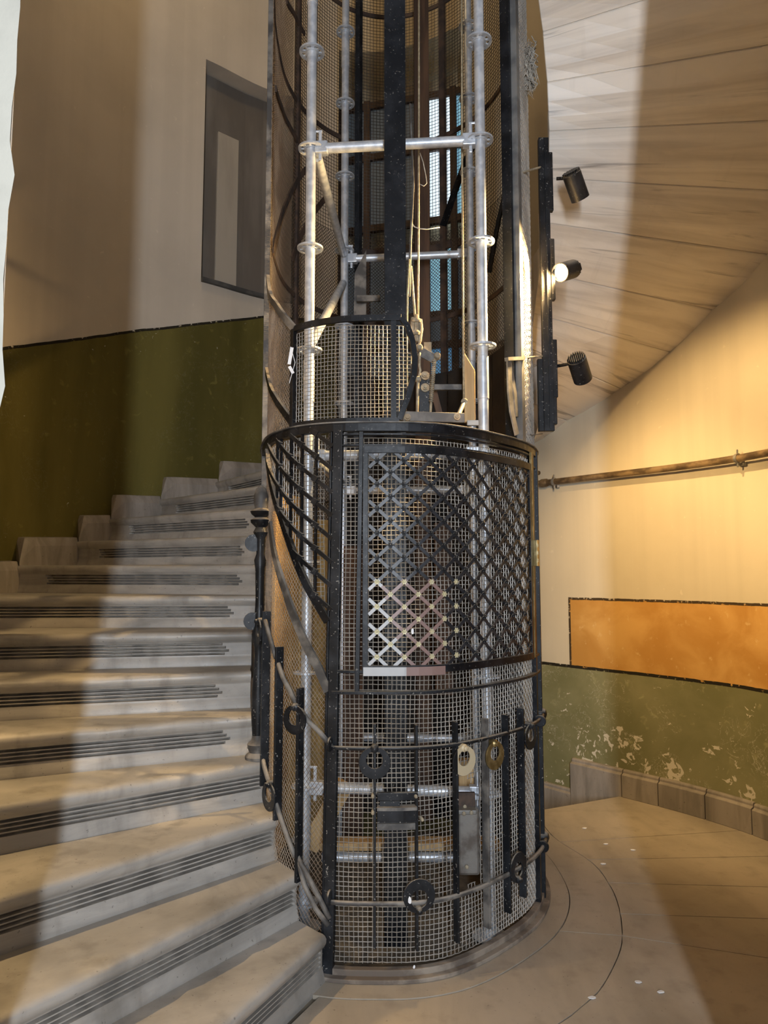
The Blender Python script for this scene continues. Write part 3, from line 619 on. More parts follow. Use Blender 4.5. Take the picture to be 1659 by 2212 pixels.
# ---- balustrade fixed to the cage: two round rails, upright flat bars standing on edge, eccentric rings
r_end = sP2+.09
part('rail', ctube(MB(), [(.0, Z_R1), (r_end, Z_R1)], .0085, .036), IRON_WORN, smooth=True); part('rail', ctube(MB(), [(.0, Z_R2), (r_end, Z_R2)], .0095, .036), IRON_DUSTY, smooth=True)
for u, v0, v1, w in ((811, 1560, 2040, .022), (897, 1562, 2045, .024), (977, 1556, 2030, .030), (1040, 1549, 2000, .034), (1084, 1541, 1968, .034), (1117, 1527, 1935, .034)):
    a = CAGE.px(u-1, 1760)[0]; z1, z0 = CAGE.px(u, v0)[1], CAGE.px(u, v1)[1]
    part('flat_bar', cbar(MB(), [(a, z0), (a, z1)], w, .010, .026, rad=True), IRON_WORN if u < 1000 or u > 1050 else IRON_DUSTY, bevel=.0015)
a, z1 = CAGE.px(578, 1130); z0 = H*4
part('flat_bar', cbar(MB(), [(a, z0), (a, z1)], .030, .012, .030, rad=True), IRON_WORN, bevel=.0015)
def rail_l(*L): part('rail', ctube(MB(), pxs(*L), .0105, .034), IRON_DUSTY, smooth=True)
rail_l((722, 1608), (700, 1580), (676, 1555), (660, 1530)); rail_l((656, 1528), (640, 1490), (626, 1462), (616, 1432)); rail_l((612, 1420), (603, 1390), (594, 1358), (589, 1340))
rail_l((718, 1975), (694, 1925), (672, 1880), (652, 1840)); rail_l((650, 1845), (632, 1795), (616, 1745), (605, 1712)); rail_l((604, 1706), (594, 1676), (587, 1652), (583, 1630))
rail_l((716, 1990), (690, 1955), (668, 1905), (655, 1850))
for u, v0, v1 in ((658, 1484, 1900), (616, 1396, 1770), (589, 1320, 1700)):
    a, z1 = CAGE.px(u, v0); z0 = CAGE.px(u, v1)[1]; part('flat_bar', cbar(MB(), [(a, z0), (a, z1)], .036, .014, .028, rad=True), IRON_WORN, bevel=.0015)
def ornament(u, v, R, up, mat, off=.054, label=None):
    a, z = CAGE.px(u, v); n = CAGE.nrm(a); r = R*.53; e = R*.18*up
    mb = MB().washer(ca(a, z, off), (*n, 0), (0, 0, 1), R, r, e, .007)
    o = part('ring_ornament', mb, mat, label=label, bevel=.001)
    c = ca(a, z+up*R*.86, off-.02); N3 = Vector((*n, 0)); b = MB().lathe(c, [(.016, 0), (.016, .024), (.010, .03), (.010, .036), (.005, .04)], 12, N3); b.build('bolt', IRON_WORN if mat is IRON else mat, o, smooth='auto')
ornament(810, 1640, .062, 1, IRON); hm = Mat('half_stripped_ring', .45); cxr = ca(CAGE.px(984, 1637)[0], 0).x - .08 + .002
hm.col(hm.mix(hm.math('GREATER_THAN', hm.sep('Object')[0], cxr), (.008, .009, .011), (.50, .42, .28))); HALF = hm.m
ornament(984, 1637, .058, 1, HALF, label='ring half black, half stripped to cream'); ornament(1047, 1627, .058, 1, BRASS, label='brass ring'); ornament(1122, 1588, .056, 1, IRON_WORN)
ornament(898, 1922, .063, -1, IRON_WORN); ornament(1096, 1865, .060, -1, IRON_WORN); ornament(655, 1550, .058, 1, IRON); ornament(585, 1365, .055, 1, IRON); ornament(606, 1716, .058, 1, IRON_WORN)
for u, v in ((719, 1603), (1150, 1556), (718, 1930), (1156, 1826)):
    a, z = CAGE.px(u, v); t = CAGE.tan(a); part('rail_boss', MB().lathe(ca(a, z, .036)-Vector((*t, 0))*.006, [(.024, 0), (.028, .004), (.028, .010), (.02, .014)], 18, (*t, 0)), IRON_WORN, smooth='auto')
a = sP2+.115
for z in (Z_R1, Z_R2): part('rail_boss', MB().lathe(ca(a, z, .012), [(.030, 0), (.030, .02), (.022, .034), (.004, .04)], 18, (*CAGE.nrm(a), 0)), IRON, smooth='auto')
# latch bracket between the two thin bars
a0, a1 = CAGE.px(815, 1740)[0], CAGE.px(895, 1740)[0]; zz = lambda v: CAGE.px(855, v)[1]
lb_ = part('latch_bracket', cbar(cbar(MB(), [(a0, zz(1715)), (a1, zz(1715))], .030, .018, .030), [(a0, zz(1753)), (a1, zz(1753))], .046, .026, .036), IRON, bevel=.002)
cbar(MB(), [(a0+.01, zz(1730)), (a1-.06, zz(1730))], .018, .012, .028).build('latch_tongue', IRON_WORN, lb_); cbar(MB(), [(a0, zz(1739)), (a1, zz(1739))], .012, .040, .034).build('latch_shelf', IRON_DUSTY, lb_)
cbar(MB(), [(a0, zz(1781)), (a1, zz(1781))], .024, .010, .024).build('latch_strip', IRON_DUSTY, lb_); cbar(MB(), [(a0, zz(1766)), (a1, zz(1766))], .012, .03, .03).build('latch_strip', IRON_WORN, lb_)
for (u, v) in ((806, 1713), (893, 1713), (806, 1748), (905, 1762)):
    a, z = CAGE.px(u, v); MB().lathe(ca(a, z, .02), [(.007, 0), (.007, .03), (.004, .034)], 8, (*CAGE.nrm(a), 0)).build('bolt', DIRTY, lb_, smooth='auto')
# bent flat bars leaning against the right post above the gate
q = [CAGE.px(u, v) for u, v in ((1091, 778), (1093, 850), (1097, 890), (1108, 940))]
part('stay_bar', cbar(MB(), q, .034, .008, .02), ZINC_OLD); part('stay_bar', cbar(MB(), pxs((1100, 782), (1112, 850), (1116, 900)), .030, .008, .0), ZINC_OLD); part('stay_bar', cbar(MB(), pxs((1086, 778), (1122, 776)), .016, .020, .02), ZINC_OLD)

# ------------------------------------------------------------------ boards, and dark sheets added at the back of the lower shaft
OSB = plain('golden_chipboard', (.60, .36, .12), (.78, .52, .21), 26, .75, stretch=(1, 1, .5), lo=.35, hi=.62)
for i, (s0, s1, zt) in enumerate(((-.74, -1.16, 1.86), (-1.18, -1.62, 2.02), (-1.64, -2.02, 1.90))):
    S = np.linspace(s1, s0, 8); mb = MB().rings([[(*CAGE.at(q, -.030), .02), (*CAGE.at(q, -.030), zt), (*CAGE.at(q, -.048), zt), (*CAGE.at(q, -.048), .02)] for q in S])
    part('board', mb, OSB, bevel=.002)
for s0, s1 in ((1.50, 2.02), (2.03, 2.50), (2.51, SB-2.04)):
    S = np.linspace(s0, s1, 10); part('dark_backing', MB().rings([[(*CAGE.at(q, -.045), .0), (*CAGE.at(q, -.045), 2.9), (*CAGE.at(q, -.05), 2.9), (*CAGE.at(q, -.05), .0)] for q in S]), SHAFT_DARK)  # added sheets, hide lit surfaces behind so the shaft stays dark

# ------------------------------------------------------------------ scaffold tower standing inside the cage
sc_ = thing('scaffold_tower', 'galvanised scaffold tower with round rosettes standing inside the lift cage', 'scaffold', (.1, 3.8, 0))
def sprt(name, mb, mat=ZINC, par=sc_, **k): return mb.build(name, mat, par, **k)
def rosette_disc():
    mb = MB(); mb.washer((0, 0, 0), (0, 0, 1), (0, 1, 0), .062, .049, 0, .009, 32); mb.washer((0, 0, 0), (0, 0, 1), (0, 1, 0), .034, .024, 0, .012, 24)
    for k in range(8): a = k*math.pi/4; mb.box((math.cos(a)*.042, math.sin(a)*.042, 0), (.020, .010 if k % 2 else .016, .008), Matrix.Rotation(a, 3, 'Z'))
    o = mb.build('rosette', ZINC); me = o.data; bpy.data.objects.remove(o); return me
RD = rosette_disc()
FLp, FRp, BLp, BRp = at_y(672, 322, 3.28), at_y(1037, 303, 3.20), at_y(745, 381, 4.40), at_y(1014, 372, 4.36)
TW = {}
for key, p in (('FL', FLp), ('FR', FRp), ('BL', BLp), ('BR', BRp)):
    mb = MB().cyl((p.x, p.y, 0.01), (p.x, p.y, 6.4), .0242, 20)
    for z in np.arange(p.z-3.5+.25, 6.4, 2.0): mb.lathe((p.x, p.y, z), [(.0245, 0), (.0268, .002), (.0268, .2), (.0245, .202)], 20)
    mb.lathe((p.x, p.y, 0), [(.075, 0), (.075, .006), (.03, .008), (.03, .05)], 20)
    st = sprt('standard', mb, smooth='auto')
    for k in range(-8, 9):
        z = p.z+.5*k
        if .1 < z < 6.3:
            o = bpy.data.objects.new('rosette', RD); COL.objects.link(o); o.parent = st; o.location = Vector((p.x, p.y, z))-Vector(base_of(sc_)); o.rotation_euler = (0, 0, rng.random()*.8)
def ledger(p, q, name='ledger'):
    p, q = Vector(p), Vector(q); d = (q-p).normalized(); a, b = p+d*.075, q-d*.075
    o = sprt(name, MB().cyl(a, b, .0242, 18), smooth='auto')
    for e, sg in ((p, 1), (q, -1)):
        w = d*sg; mb = MB(); up = Vector((0, 0, 1)); M = Matrix((w, up.cross(w), up)).transposed()
        mb.box(e+w*.052, (.062, .044, .058), M); mb.box(e+w*.045+up*.015, (.016, .008, .15), M); mb.box(e+w*.038+up*.088, (.034, .008, .012), M)
        sprt('wedge_head', mb, par=o, bevel=.006)
    return o
ledger(FLp, FRp)
zb = BLp.z-.5
ledger((BLp.x, BLp.y, at_y(745, 560, BLp.y).z), (BRp.x, BRp.y, at_y(1014, 548, BRp.y).z))
for z in (FRp.z-1.5, FRp.z-3.0):
    ledger((FLp.x, FLp.y, z), (FRp.x, FRp.y, z)); ledger((BLp.x, BLp.y, z-.03), (BRp.x, BRp.y, z-.03))
ledger((FLp.x, FLp.y, FLp.z-1.5), (BLp.x, BLp.y, FLp.z-1.5)); ledger((FRp.x, FRp.y, FRp.z-1.55), (BRp.x, BRp.y, FRp.z-1.55))
def brace(a, b): sprt('brace', MB().cyl(a, b, .0235, 16), smooth='auto')
brace(at_y(686, 340, 3.33), at_y(742, 548, 4.36)); brace(at_y(672, 742, 3.33), at_y(741, 612, 4.38))

# ------------------------------------------------------------------ guide rails, ropes, mechanism
gr = at_y(853, 300, 3.07)
def ibeam(x, y, w, d, t): return [(x-w/2, y), (x+w/2, y), (x+w/2, y+t), (x+t*.6, y+t), (x+t*.6, y+d-t), (x+w/2, y+d-t), (x+w/2, y+d), (x-w/2, y+d), (x-w/2, y+d-t), (x-t*.6, y+d-t), (x-t*.6, y+t), (x-w/2, y+t)]
o = MB().prism(ibeam(gr.x, gr.y, .098, .11, .013), .02, 6.5).build('guide_rail', IRON, bevel=.002); tag(o, 'thick black iron guide rail standing in the middle of the shaft', 'rail')
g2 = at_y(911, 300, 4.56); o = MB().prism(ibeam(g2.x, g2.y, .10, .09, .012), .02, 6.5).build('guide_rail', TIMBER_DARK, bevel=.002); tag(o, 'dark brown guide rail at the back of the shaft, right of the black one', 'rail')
g3 = at_y(771, 300, 4.66); o = MB().prism(ibeam(g3.x, g3.y, .030, .03, .006), .02, 6.5).build('guide_rail', IRON); tag(o, 'thin dark rail beside the back left scaffold tube', 'rail')
RP = 'steel hoist ropes in the shaft'
def rope(L, r, label, mat=ROPE):
    P = [at_y(u, v, y) for u, v, y in L]; t = P[0].z; o = MB().tube(P, r, 8).build('hoist_rope', mat, smooth=True); tag(o, label, 'rope', RP)
rope([(905, -60, 3.34), (905, 300, 3.34), (904, 560, 3.34), (903, 690, 3.34)], .0052, 'dusty steel rope running down into the rope socket above the linkage')
rope([(997, -60, 3.28), (998, 300, 3.28), (1000, 600, 3.28), (1002, 872, 3.28)], .0050, 'steel rope in front of the right scaffold tubes')
rope([(884, 560, 3.22), (880, 640, 3.22), (878, 780, 3.22), (876, 905, 3.22)], .0048, 'steel rope close to the right edge of the black guide rail')
rope([(886, 225, 3.26), (889, 300, 3.26), (893, 400, 3.26), (887, 520, 3.26), (884, 640, 3.26)], .006, 'frayed dark cable hanging against the black guide rail', IRON_DUSTY)
rope([(888, 575, 3.30), (893, 640, 3.32), (897, 690, 3.34)], .006, 'short slanting rope end above the rope socket')
o = MB().tube([at_y(u, v, 3.3) for u, v in ((889, 481), (895, 490), (906, 494), (922, 495), (950, 491))], .0028, 6).build('loose_wire', COTTON, smooth=True); tag(o, 'bent whitish wire sticking out beside the hoist rope', 'wire')
o = MB().tube([at_y(u, v, 3.3) for u, v in ((907, 330), (914, 350), (920, 380), (922, 396), (916, 402), (907, 398))], .0022, 6).build('loose_wire', COTTON, smooth=True); tag(o, 'thin pale wire loop hanging behind the hoist rope', 'wire')
YM = 3.26
me_ = thing('lift_linkage', 'dust-caked lever linkage with bolts and a coil spring above the gate', 'machinery', tuple(at_y(915, 890, YM)))
def M(u, v, dy=0.0): return at_y(u, v, YM+dy)
def mpart(name, mb, mat=DIRTY, **k): return mb.build(name, mat, me_, **k)
mb = MB()
for du, dv, r in ((-8, 0, .009), (0, -6, .011), (8, 4, .009)): mb.tube([M(900+du, 686+dv), M(900+du*1.2, 710), M(899+du, 738)], [r, r*1.15, r*.9], 8)
mb.lathe(M(899, 694), [(.022, -.008), (.026, 0), (.022, .010)], 12); mb.lathe(M(898, 720), [(.020, -.010), (.024, 0), (.020, .010)], 12); mpart('rope_socket', mb, smooth='auto')
mpart('shackle', MB().tube([M(893, 728), M(890, 738), M(897, 748), (M(906, 744)), M(910, 715), M(906, 700)], .007, 8), smooth=True)
mpart('side_plate', MB().box(M(924, 752, .03), (.036, .010, .055)))
ang = math.atan2(M(943, 772).z-M(905, 752).z, M(943, 772).x-M(905, 752).x); Ry = Matrix.Rotation(-ang, 3, 'Y')
o = mpart('lever_plate', MB().box(M(924, 768), (.088, .012, .046), Ry), IRON_DUSTY, bevel=.003)
for u, v, r in ((906, 754, .015), (944, 772, .016)): MB().lathe(M(u, v, .010), [(r, 0), (r, .03), (r*.7, .036)], 14, (0, -1, 0)).build('bolt', DIRTY, me_, smooth='auto')
mpart('back_plate', MB().box(M(917, 850, .02), (.052, .012, .19)), IRON_WORN, bevel=.002)
for u, v in ((918, 812), (918, 838)):
    p = M(u, v, .012); MB().lathe(p, [(.021, 0), (.021, .008), (.013, .009), (.013, .022), (.008, .022), (.008, .032)], 12, (0, -1, 0)).build('bolt', DIRTY, me_, smooth='auto')
mpart('pull_rod', MB().cyl(M(938, 775, -.02), M(929, 902, -.02), .0055, 8), smooth='auto')
pts = []; a, b = M(938, 778, -.02), M(931, 868, -.02)
for i in range(22*10+1):
    t = i/220; q = a.lerp(b, t); th = i/10*2*math.pi; pts.append(q+Vector((math.cos(th)*.009, math.sin(th)*.009, 0)))
mpart('coil_spring', MB().tube(pts, .0026, 5), smooth=True)
mpart('pull_rod', MB().tube([M(907, 762, -.01), M(906, 790, -.012), M(908, 800, -.012), M(903, 824, -.012)], .006, 8), smooth=True); mpart('pull_rod', MB().cyl(M(903, 824, -.01), M(901, 900, -.01), .0065, 8), smooth='auto')
mpart('bolt', MB().lathe(M(903, 821, .0), [(.014, 0), (.014, .02), (.009, .028)], 10, (0, -1, 0)), smooth='auto')
mpart('cross_bar', MB().box((M(968, 826).x, YM+.09, M(968, 826).z), (.15, .02, .026)), IRON_DUSTY)
ba, bz = at_y(870, 899, 2.97), at_y(1003, 903, 3.04); d = bz-ba; M3 = Matrix((d.normalized(), Vector((0, 0, 1)).cross(d).normalized(), d.normalized().cross(Vector((0, 0, 1)).cross(d).normalized()))).transposed()
mpart('lever_bar', MB().box((ba+bz)/2+Vector((0, 0, .0)), (d.length, .014, .042), M3), IRON_GREY, bevel=.003)
for u, v, y in ((880, 902, 2.965), (987, 901, 3.02)): MB().lathe(at_y(u, v, y), [(.015, 0), (.015, .010), (.009, .012), (.009, .022)], 10, (0, -1, 0)).build('bolt', DIRTY, me_, smooth='auto')
mpart('rod_end', MB().cyl(at_y(991, 895, 3.04), at_y(1003, 868, 3.1), .010, 10), ZINC_OLD, smooth='auto'); mpart('rod_end', MB().lathe(at_y(1003, 868, 3.1), [(.006, -.014), (.015, -.008), (.015, .008), (.006, .014)], 12, (0, 1, 0)), smooth='auto')
mpart('bar_tip', MB().box(at_y(1021, 914, 3.1), (.05, .02, .022)), ZINC_OLD)
tb = at_y(1015, 850, 3.36)
o = MB().prism([(0, 0), (.052, 0), (.052, .026), (0, .026)], 0, .30)
v = o.v[0]; v[4:, 2] += np.array([.05, -.05, -.05, .05])*.9; v += np.array([tb.x-.026, tb.y, tb.z-.14]); o = o.build('wooden_board', TIMBER, bevel=.003); tag(o, 'short upright raw wooden board leaning beside the right scaffold tube', 'board')
p0, p1 = at_y(936, 842, 3.42), at_y(952, 905, 3.42)
o = MB().sweep([p0, p1], [(0, -1, 0)]*2, .030, .02).build('wooden_board', TIMBER_DARK); tag(o, 'slanting dark wooden batten behind the bolts of the linkage', 'board')
# sloping dark steel sheet at the back, left of the guide rail
q = [at_y(u, v, 4.3) for u, v in ((791, 540), (791, 690), (764, 690), (766, 590))]
mb = MB().hexa([q[2], q[1], q[1]+Vector((0, .012, 0)), q[2]+Vector((0, .012, 0)), q[3], q[0], q[0]+Vector((0, .012, 0)), q[3]+Vector((0, .012, 0))]); o = mb.build('steel_sheet', IRON_DUSTY); tag(o, 'pointed dark steel sheet left of the black guide rail', 'sheet')
pb = at_y(796, 645, 4.25); o = MB().box(pb, (.145, .02, .038)).build('flat_bracket', IRON_DUSTY, bevel=.002); tag(o, 'short horizontal steel bracket across the pointed sheet', 'bracket')

# ------------------------------------------------------------------ things in the pit behind the gate mesh
bx = at_y(1011, 1815, 3.03); jb = thing('switch_box', 'rusty grey metal box behind the torn mesh near the floor', 'box', tuple(bx))
MB().box(bx, (.092, .055, .262)).build('body', plain('rusty_zinc', (.17, .16, .145), (.085, .07, .058), 13, .5, .4, dust=(.36,.33,.29)), jb, bevel=.012)
MB().box(at_y(1004, 1731, 3.04), (.085, .02, .075)).build('mounting_plate', RUST, jb, bevel=.003); MB().box(at_y(1007, 1751, 3.01), (.080, .05, .018)).build('lid', ZINC_OLD, jb, bevel=.004)
for u, v, y in ((1004, 1742, 3.025), (1002, 1757, 2.985), (1018, 1755, 2.985), (1008, 1872, 3.0)): MB().lathe(at_y(u, v, y), [(.008, 0), (.008, .006), (.004, .010)], 10, (0, -1, 0)).build('bolt', DIRTY, jb, smooth='auto')
def pit(name, label, c, d, mat, cat): tag(MB().box(c, d).build(name, mat, bevel=.003), label, cat)
c = at_y(885, 1822, 3.55); pit('timber_plank', 'pale timber plank lying across the pit behind the gate', (c.x, c.y, c.z), (.86, .10, .035), TIMBER, 'plank')
o = MB().cyl((c.x-.42, c.y-.02, c.z-.055), (c.x+.42, c.y-.02, c.z-.055), .0242, 16).build('steel_tube', ZINC, smooth='auto'); tag(o, 'galvanised tube under the pale plank in the pit', 'tube')
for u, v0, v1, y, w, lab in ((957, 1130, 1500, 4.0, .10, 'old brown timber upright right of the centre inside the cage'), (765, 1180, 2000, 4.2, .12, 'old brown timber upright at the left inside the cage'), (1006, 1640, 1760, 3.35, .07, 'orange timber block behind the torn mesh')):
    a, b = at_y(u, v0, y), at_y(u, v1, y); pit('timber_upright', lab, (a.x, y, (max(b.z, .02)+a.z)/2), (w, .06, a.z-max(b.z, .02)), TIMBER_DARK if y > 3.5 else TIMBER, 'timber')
dg = MB().sweep([at_y(745, 1690, 3.5), at_y(668, 1830, 3.6)], [(0, -1, 0)]*2, .09, .03).build('timber_plank', TIMBER); tag(dg, 'slanting timber plank at the left inside the cage, behind the diamond mesh', 'plank')

# ------------------------------------------------------------------ newel post of the stair
NP = at_z(560, 1640, H*4); NP = Vector((-.577, 3.315, H*4)); nw = thing('newel_post', 'turned cast iron newel post standing on a tread left of the cage', 'newel', tuple(NP))
MB().lathe(NP, [(.054, 0), (.056, .012), (.048, .022), (.036, .030), (.044, .050), (.046, .066), (.028, .082), (.022, .12)], 20).build('base', IRON_DUSTY, nw, smooth='auto')
MB().lathe(NP, [(.024, .10), (.031, .20), (.026, .34), (.019, .46), (.022, .50), (.031, .53), (.034, .56), (.023, .60), (.019, .72), (.022, .86), (.028, .90), (.018, .93), (.020, 1.0), (.034, 1.03), (.020, 1.06)], 20).build('shaft', IRON_WORN, nw, smooth='auto')
MB().lathe(NP, [(.020, 1.05), (.046, 1.075), (.048, 1.088), (.026, 1.10), (.044, 1.115), (.050, 1.128), (.030, 1.142)], 20).build('capital', IRON, nw, smooth='auto')
MB().lathe(NP, [(.026, 1.135), (.034, 1.17), (.034, 1.20), (.024, 1.235), (.006, 1.25)], 20).build('finial', IRON_DUSTY, nw, smooth='auto')
for z, r in ((.62, .040), (.98, .040)): MB().lathe(NP+Vector((-.03, -.012, z)), [(r, -.006), (r, .006)], 18, (.25, -1, 0)).build('boss', IRON_WORN, nw, smooth='auto')

# ------------------------------------------------------------------ spotlights on their upright track
YT = 3.47
tr = thing('lamp_track', 'black upright lamp track tied to the right cage post', 'lamp track', tuple(at_y(1180, 930, YT)))
def T(u, v, dy=0.0): return at_y(u, v, YT+dy)
zt, zb_ = T(1183, 300).z, T(1178, 932).z; xt = T(1181, 700).x
MB().box((xt, YT, (zt+zb_)/2), (.052, .030, zt-zb_)).build('track', LAMPBLACK, tr, bevel=.003)
MB().box((xt+.004, YT-.018, (zt+zb_)/2), (.006, .008, zt-zb_-.02)).build('groove_lip', IRON_WORN, tr)
for u, v0, v1, w in ((1196, 332, 458, .022), (1197, 518, 650, .022), (1198, 735, 860, .024), (1195, 860, 918, .018)): a, b = T(u, v0), T(u, v1); MB().box((xt+.026+w/2-.004, YT-.002, (a.z+b.z)/2), (w, .03, a.z-b.z)).build('power_rail', LAMPBLACK, tr, bevel=.004)
a, b = T(1167, 776), T(1167, 932); MB().box((xt-.026-.012, YT+.002, (a.z+b.z)/2), (.026, .03, a.z-b.z)).build('driver_box', IRON_WORN, tr, bevel=.003)
for u, v, u2, v2 in ((1127, 373, 1172, 360), (1130, 774, 1174, 769)): MB().cyl(at_y(u, v, 3.37), T(u2, v2), .0055, 8).build('tie_rod', DIRTY, tr, smooth='auto')
MB().tube([at_y(1127, 934, 3.36), at_y(1150, 940, 3.42), at_y(1172, 937, 3.47)], .0022, 6).build('tie_wire', IRON_DUSTY, tr, smooth=True)
def emit(name, c, s):
    m = bpy.data.materials.new(name); m.use_nodes = True; b = m.node_tree.nodes['Principled BSDF']; b.inputs['Base Color'].default_value = (*c, 1); b.inputs['Emission Color'].default_value = (*c, 1); b.inputs['Emission Strength'].default_value = s; return m
LENS = emit('warm_lens', (1.0, .80, .50), 14)
def spot(u, v, dirv, label, energy, size, u_arm, v_arm, beam=None):
    c = T(u, v); d = Vector(dirv).normalized(); t = thing('spotlight', label, 'lamp', tuple(c), 'spotlights on the upright track'); L, R = .135, .047
    b0 = c - d*L/2; bo = MB().lathe(b0, [(.030, 0.0), (R, .004), (R, L), (R-.004, L), (R-.006, L-.03), (.005, L-.032)], 28, d).build('body', LAMPBLACK, t, smooth='auto')
    M = d.to_track_quat('Z', 'Y').to_matrix(); fn = MB()
    for k in range(-4, 5):
        w = math.sqrt(max(0, (R-.004)**2-(k*.0098)**2)); fn.box(b0 + M @ Vector((k*.0098, 0, -.004)), (.0035, 2*w, .014), M)
    fn.build('cooling_fins', LAMPBLACK, bo)
    MB().lathe(c+d*(L/2-.026), [(R-.007, 0), (R-.007, .004)], 24, d).build('lens', LENS, t)
    MB().tube([T(u_arm, v_arm), b0 + d*.02 + (T(u_arm, v_arm)-b0)*.2, b0+d*.02], .0085, 10).build('arm', LAMPBLACK, t, smooth=True)
    l = bpy.data.lights.new('spotlight_bulb', 'SPOT'); l.energy = energy; l.color = WARM; l.spot_size = math.radians(size); l.spot_blend = .8; l.shadow_soft_size = .03
    lo = bpy.data.objects.new('spotlight_bulb', l); COL.objects.link(lo); lo.location = c + d*(L/2+.012); lo.rotation_euler = (Vector(beam) if beam else d).to_track_quat('-Z', 'Y').to_euler()
spot(1244, 402, (.46, .50, -.73), 'uppermost spotlight, its ribbed back to the viewer, aimed down at the right wall', SPOT_W['upper'], 84, 1202, 386, (.62, .42, -.86))
spot(1224, 585, (-.66, -.62, -.42), 'middle spotlight of three, its lit face turned to the left stairs', SPOT_W['middle'], 120, 1204, 588, (-.85, -.35, -.30))
spot(1252, 797, (.42, .68, -.60), 'lowest spotlight, its ribbed back to the viewer, aimed at the floor on the right', SPOT_W['lower'], 95, 1203, 791)

# ------------------------------------------------------------------ pipe on the right wall
pp = thing('wall_pipe', 'old brown iron pipe running along the right wall under the stair soffit', 'pipe', tuple(at_y(1400, 1022, 4.9)))
S = np.linspace(.9, WALL.px(1172, 1047)[0]+.35, 40); Z = 2.265
MB().tube([(*WALL.at(q, -.060), Z+.0*q) for q in S], .0235, 14).build('tube', PIPE, pp, smooth=True)
for u in (1608, 1206):
    q = WALL.px(u, 1000)[0]; c = Vector((*WALL.at(q, -.060), Z)); tn = WALL.tan(q); nn = Vector((*WALL.nrm(q), 0)); mb = MB().lathe(c-Vector((*tn, 0))*.010, [(.026, 0), (.030, 0), (.030, .020), (.026, .020)], 18, (*tn, 0))
    mb.box(c+nn*.045+Vector((0, 0, -.035)), (.02, .05, .02)); mb.lathe(c+Vector((0, 0, .026)), [(.006, 0), (.006, .026), (.003, .03)], 8); mb.lathe(c-Vector((0, 0, .026)), [(.006, 0), (.006, .026), (.003, .03)], 8, (0, 0, -1)); mb.build('pipe_clamp', ZINC_OLD, pp, smooth='auto')
q = WALL.px(1186, 1047)[0]; MB().lathe(Vector((*WALL.at(q, -.060), Z))-Vector((*WALL.tan(q), 0))*.03, [(.027, 0), (.031, .006), (.031, .054), (.027, .06)], 18, (*WALL.tan(q), 0)).build('coupling', PIPE, pp, smooth='auto')
q = WALL.px(1164, 1033)[0]; o = MB().cyl((*WALL.at(q, .02), 2.36), (*WALL.at(q, -.09), 2.36), .018, 12).build('pipe_stub', PIPE, smooth='auto'); tag(o, 'short capped pipe stub poking from the wall above the brown pipe', 'pipe')

# ------------------------------------------------------------------ window of the landing at the back
w1 = setting('window_1'); FRW = plain('dark_brown_window_frame', (.050, .026, .016), (.085, .045, .026), 5, .6, stretch=(8, 8, .6))
wa, wb = A2(WALL.at(S_B1-.03, .50)), A2(WALL.at(S_B0+.03, .50)); WU = wb-wa
def wpt(f, z, dy=0): q = wa+WU*f; return Vector((q[0], q[1]+dy, z))
WZ = (2.86, 6.35); colsf = [0, .22, .44, .62, .80, 1.0]; rowsz = [2.90, 3.75, 4.05, 4.75, 5.0, 5.75, 6.30]
rz = math.atan2(WU[1], WU[0]); RZ = Matrix.Rotation(rz, 3, 'Z'); WL = float(np.hypot(*WU))
for f in colsf: MB().box(wpt(min(max(f, .02), .98), sum(WZ)/2), (.065, .07, WZ[1]-WZ[0]), RZ).build('mullion', FRW, w1, bevel=.004)
for z in rowsz: MB().box(wpt(.5, z), (WL, .055, .07), RZ).build('transom', FRW, w1, bevel=.004)
G_WHITE = emit('bright_daylit_pane', (.72, .88, 1.0), 1.1); G_CYAN = emit('cyan_daylit_pane', (.30, .62, .82), .55); G_BLUE = emit('blue_daylit_pane', (.10, .28, .50), .45); G_DIM = emit('dim_pane', (.08, .10, .12), .25)
for i in range(5):
    for j in range(6):
        if j == 3: continue
        f, z = (colsf[i]+colsf[i+1])/2, (rowsz[j]+rowsz[j+1])/2
        m = {0: G_BLUE, 1: G_DIM, 2: G_CYAN, 4: G_WHITE, 5: G_WHITE}[j] if i == 3 else (G_DIM if i != 4 or j < 4 else G_CYAN)
        MB().box(wpt(f, z, .012), ((colsf[i+1]-colsf[i])*WL-.05, .006, rowsz[j+1]-rowsz[j]-.05), RZ).build('pane', m, w1)

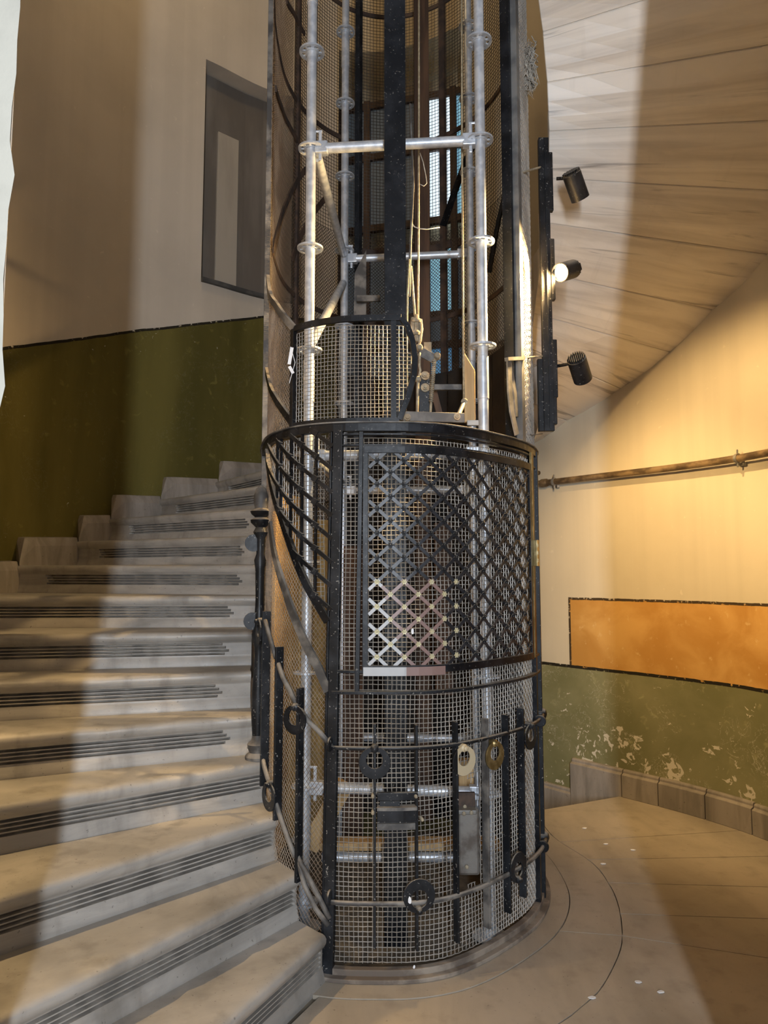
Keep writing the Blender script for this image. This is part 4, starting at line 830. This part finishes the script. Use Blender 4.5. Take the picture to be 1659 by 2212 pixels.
# ------------------------------------------------------------------ small things
tf = thing('cotton_tuft', 'dusty tuft of cotton fluff caught on the upper right cage post', 'fluff', tuple(at_y(1142, 150, 3.46)))
mb = MB()
for k in range(230):
    t = rng.random(); u, v = 1144+6*rng.normal()*(.5+t*.5), 95+80*t+8*rng.normal(); p = at_y(u, v, 3.46+.015*rng.normal()); q = p+Vector((.012*rng.normal(), .01*rng.normal(), -.05-.05*rng.random())); mid = (p+q)/2+Vector((.02*rng.normal(), .01*rng.normal(), .02*rng.normal())); mb.tube([p, mid, q], [.0018, .0026, .0006], 4)
mb.build('strands', COTTON, tf, smooth=True)
def chip(name, label, cat, p, n, w, h, mat=WHITE, group=None):
    n = Vector(n).normalized(); M = n.to_track_quat('Z', 'Y').to_matrix(); k = 7; rr = [.6+.4*rng.random() for _ in range(k)]
    R = [[Vector(p)+M @ Vector((w/2*rr[j]*math.cos(2*math.pi*j/k), h/2*rr[j]*math.sin(2*math.pi*j/k), e)) for j in range(k)] for e in (0, .0022)]
    tag(MB().rings(R).build(name, mat), label, cat, group)
a, z = CAGE.px(639, 772); P = ca(a, z, .028); tg = thing('paper_tag', 'white paper tag on a string tied to the left panel post', 'tag', tuple(P))
MB().box(P, (.014, .004, .075), Matrix.Rotation(.15, 3, 'Y')).build('slip', WHITE, tg); MB().box(P+Vector((.004, -.004, -.062)), (.013, .004, .035), Matrix.Rotation(-.5, 3, 'Y')).build('slip', WHITE, tg); MB().tube([P+Vector((.0, 0, .04)), P+Vector((.02, -.004, -.03)), P+Vector((-.004, -.004, -.12))], .0014, 5).build('string', WHITE, tg)
a, z = CAGE.px(887, 1362); chip('paper_scrap', 'white paper scrap hanging in the gate lattice', 'paper', ca(a, z, .035), (*CAGE.nrm(a), 0), .016, .030)
a, z = CAGE.px(880, 1930); chip('paint_flake', 'white flake stuck on the lower ring ornament', 'flake', ca(a, z, .0585), (*CAGE.nrm(a), 0), .016, .032)
a, z = CAGE.px(892, 2082); chip('paper_scrap', 'tiny white scrap at the foot of the mesh', 'paper', ca(a, z, .02), (*CAGE.nrm(a), 0), .012, .016)
for (u, v), lab in zip(((1309, 1823), (1263, 1789), (1367, 1836), (1378, 2121), (1278, 2155), (1303, 1866), (1428, 2143)), ('white plaster chip on the floor left of the far slab joint', 'white plaster chip on the floor nearest the cellar edge', 'small plaster chip right of the first floor joint', 'plaster chip on the near right slab outside the curved joint', 'plaster chip lying on the curved floor joint', 'plaster chip beside the curved joint near the cage', 'tiny plaster chip furthest right on the near slab')):
    p = at_z(u, v, .002); chip('plaster_chip', lab, 'chip', p, (0, 0, 1), .035, .022, WHITE, 'plaster chips on the floor')
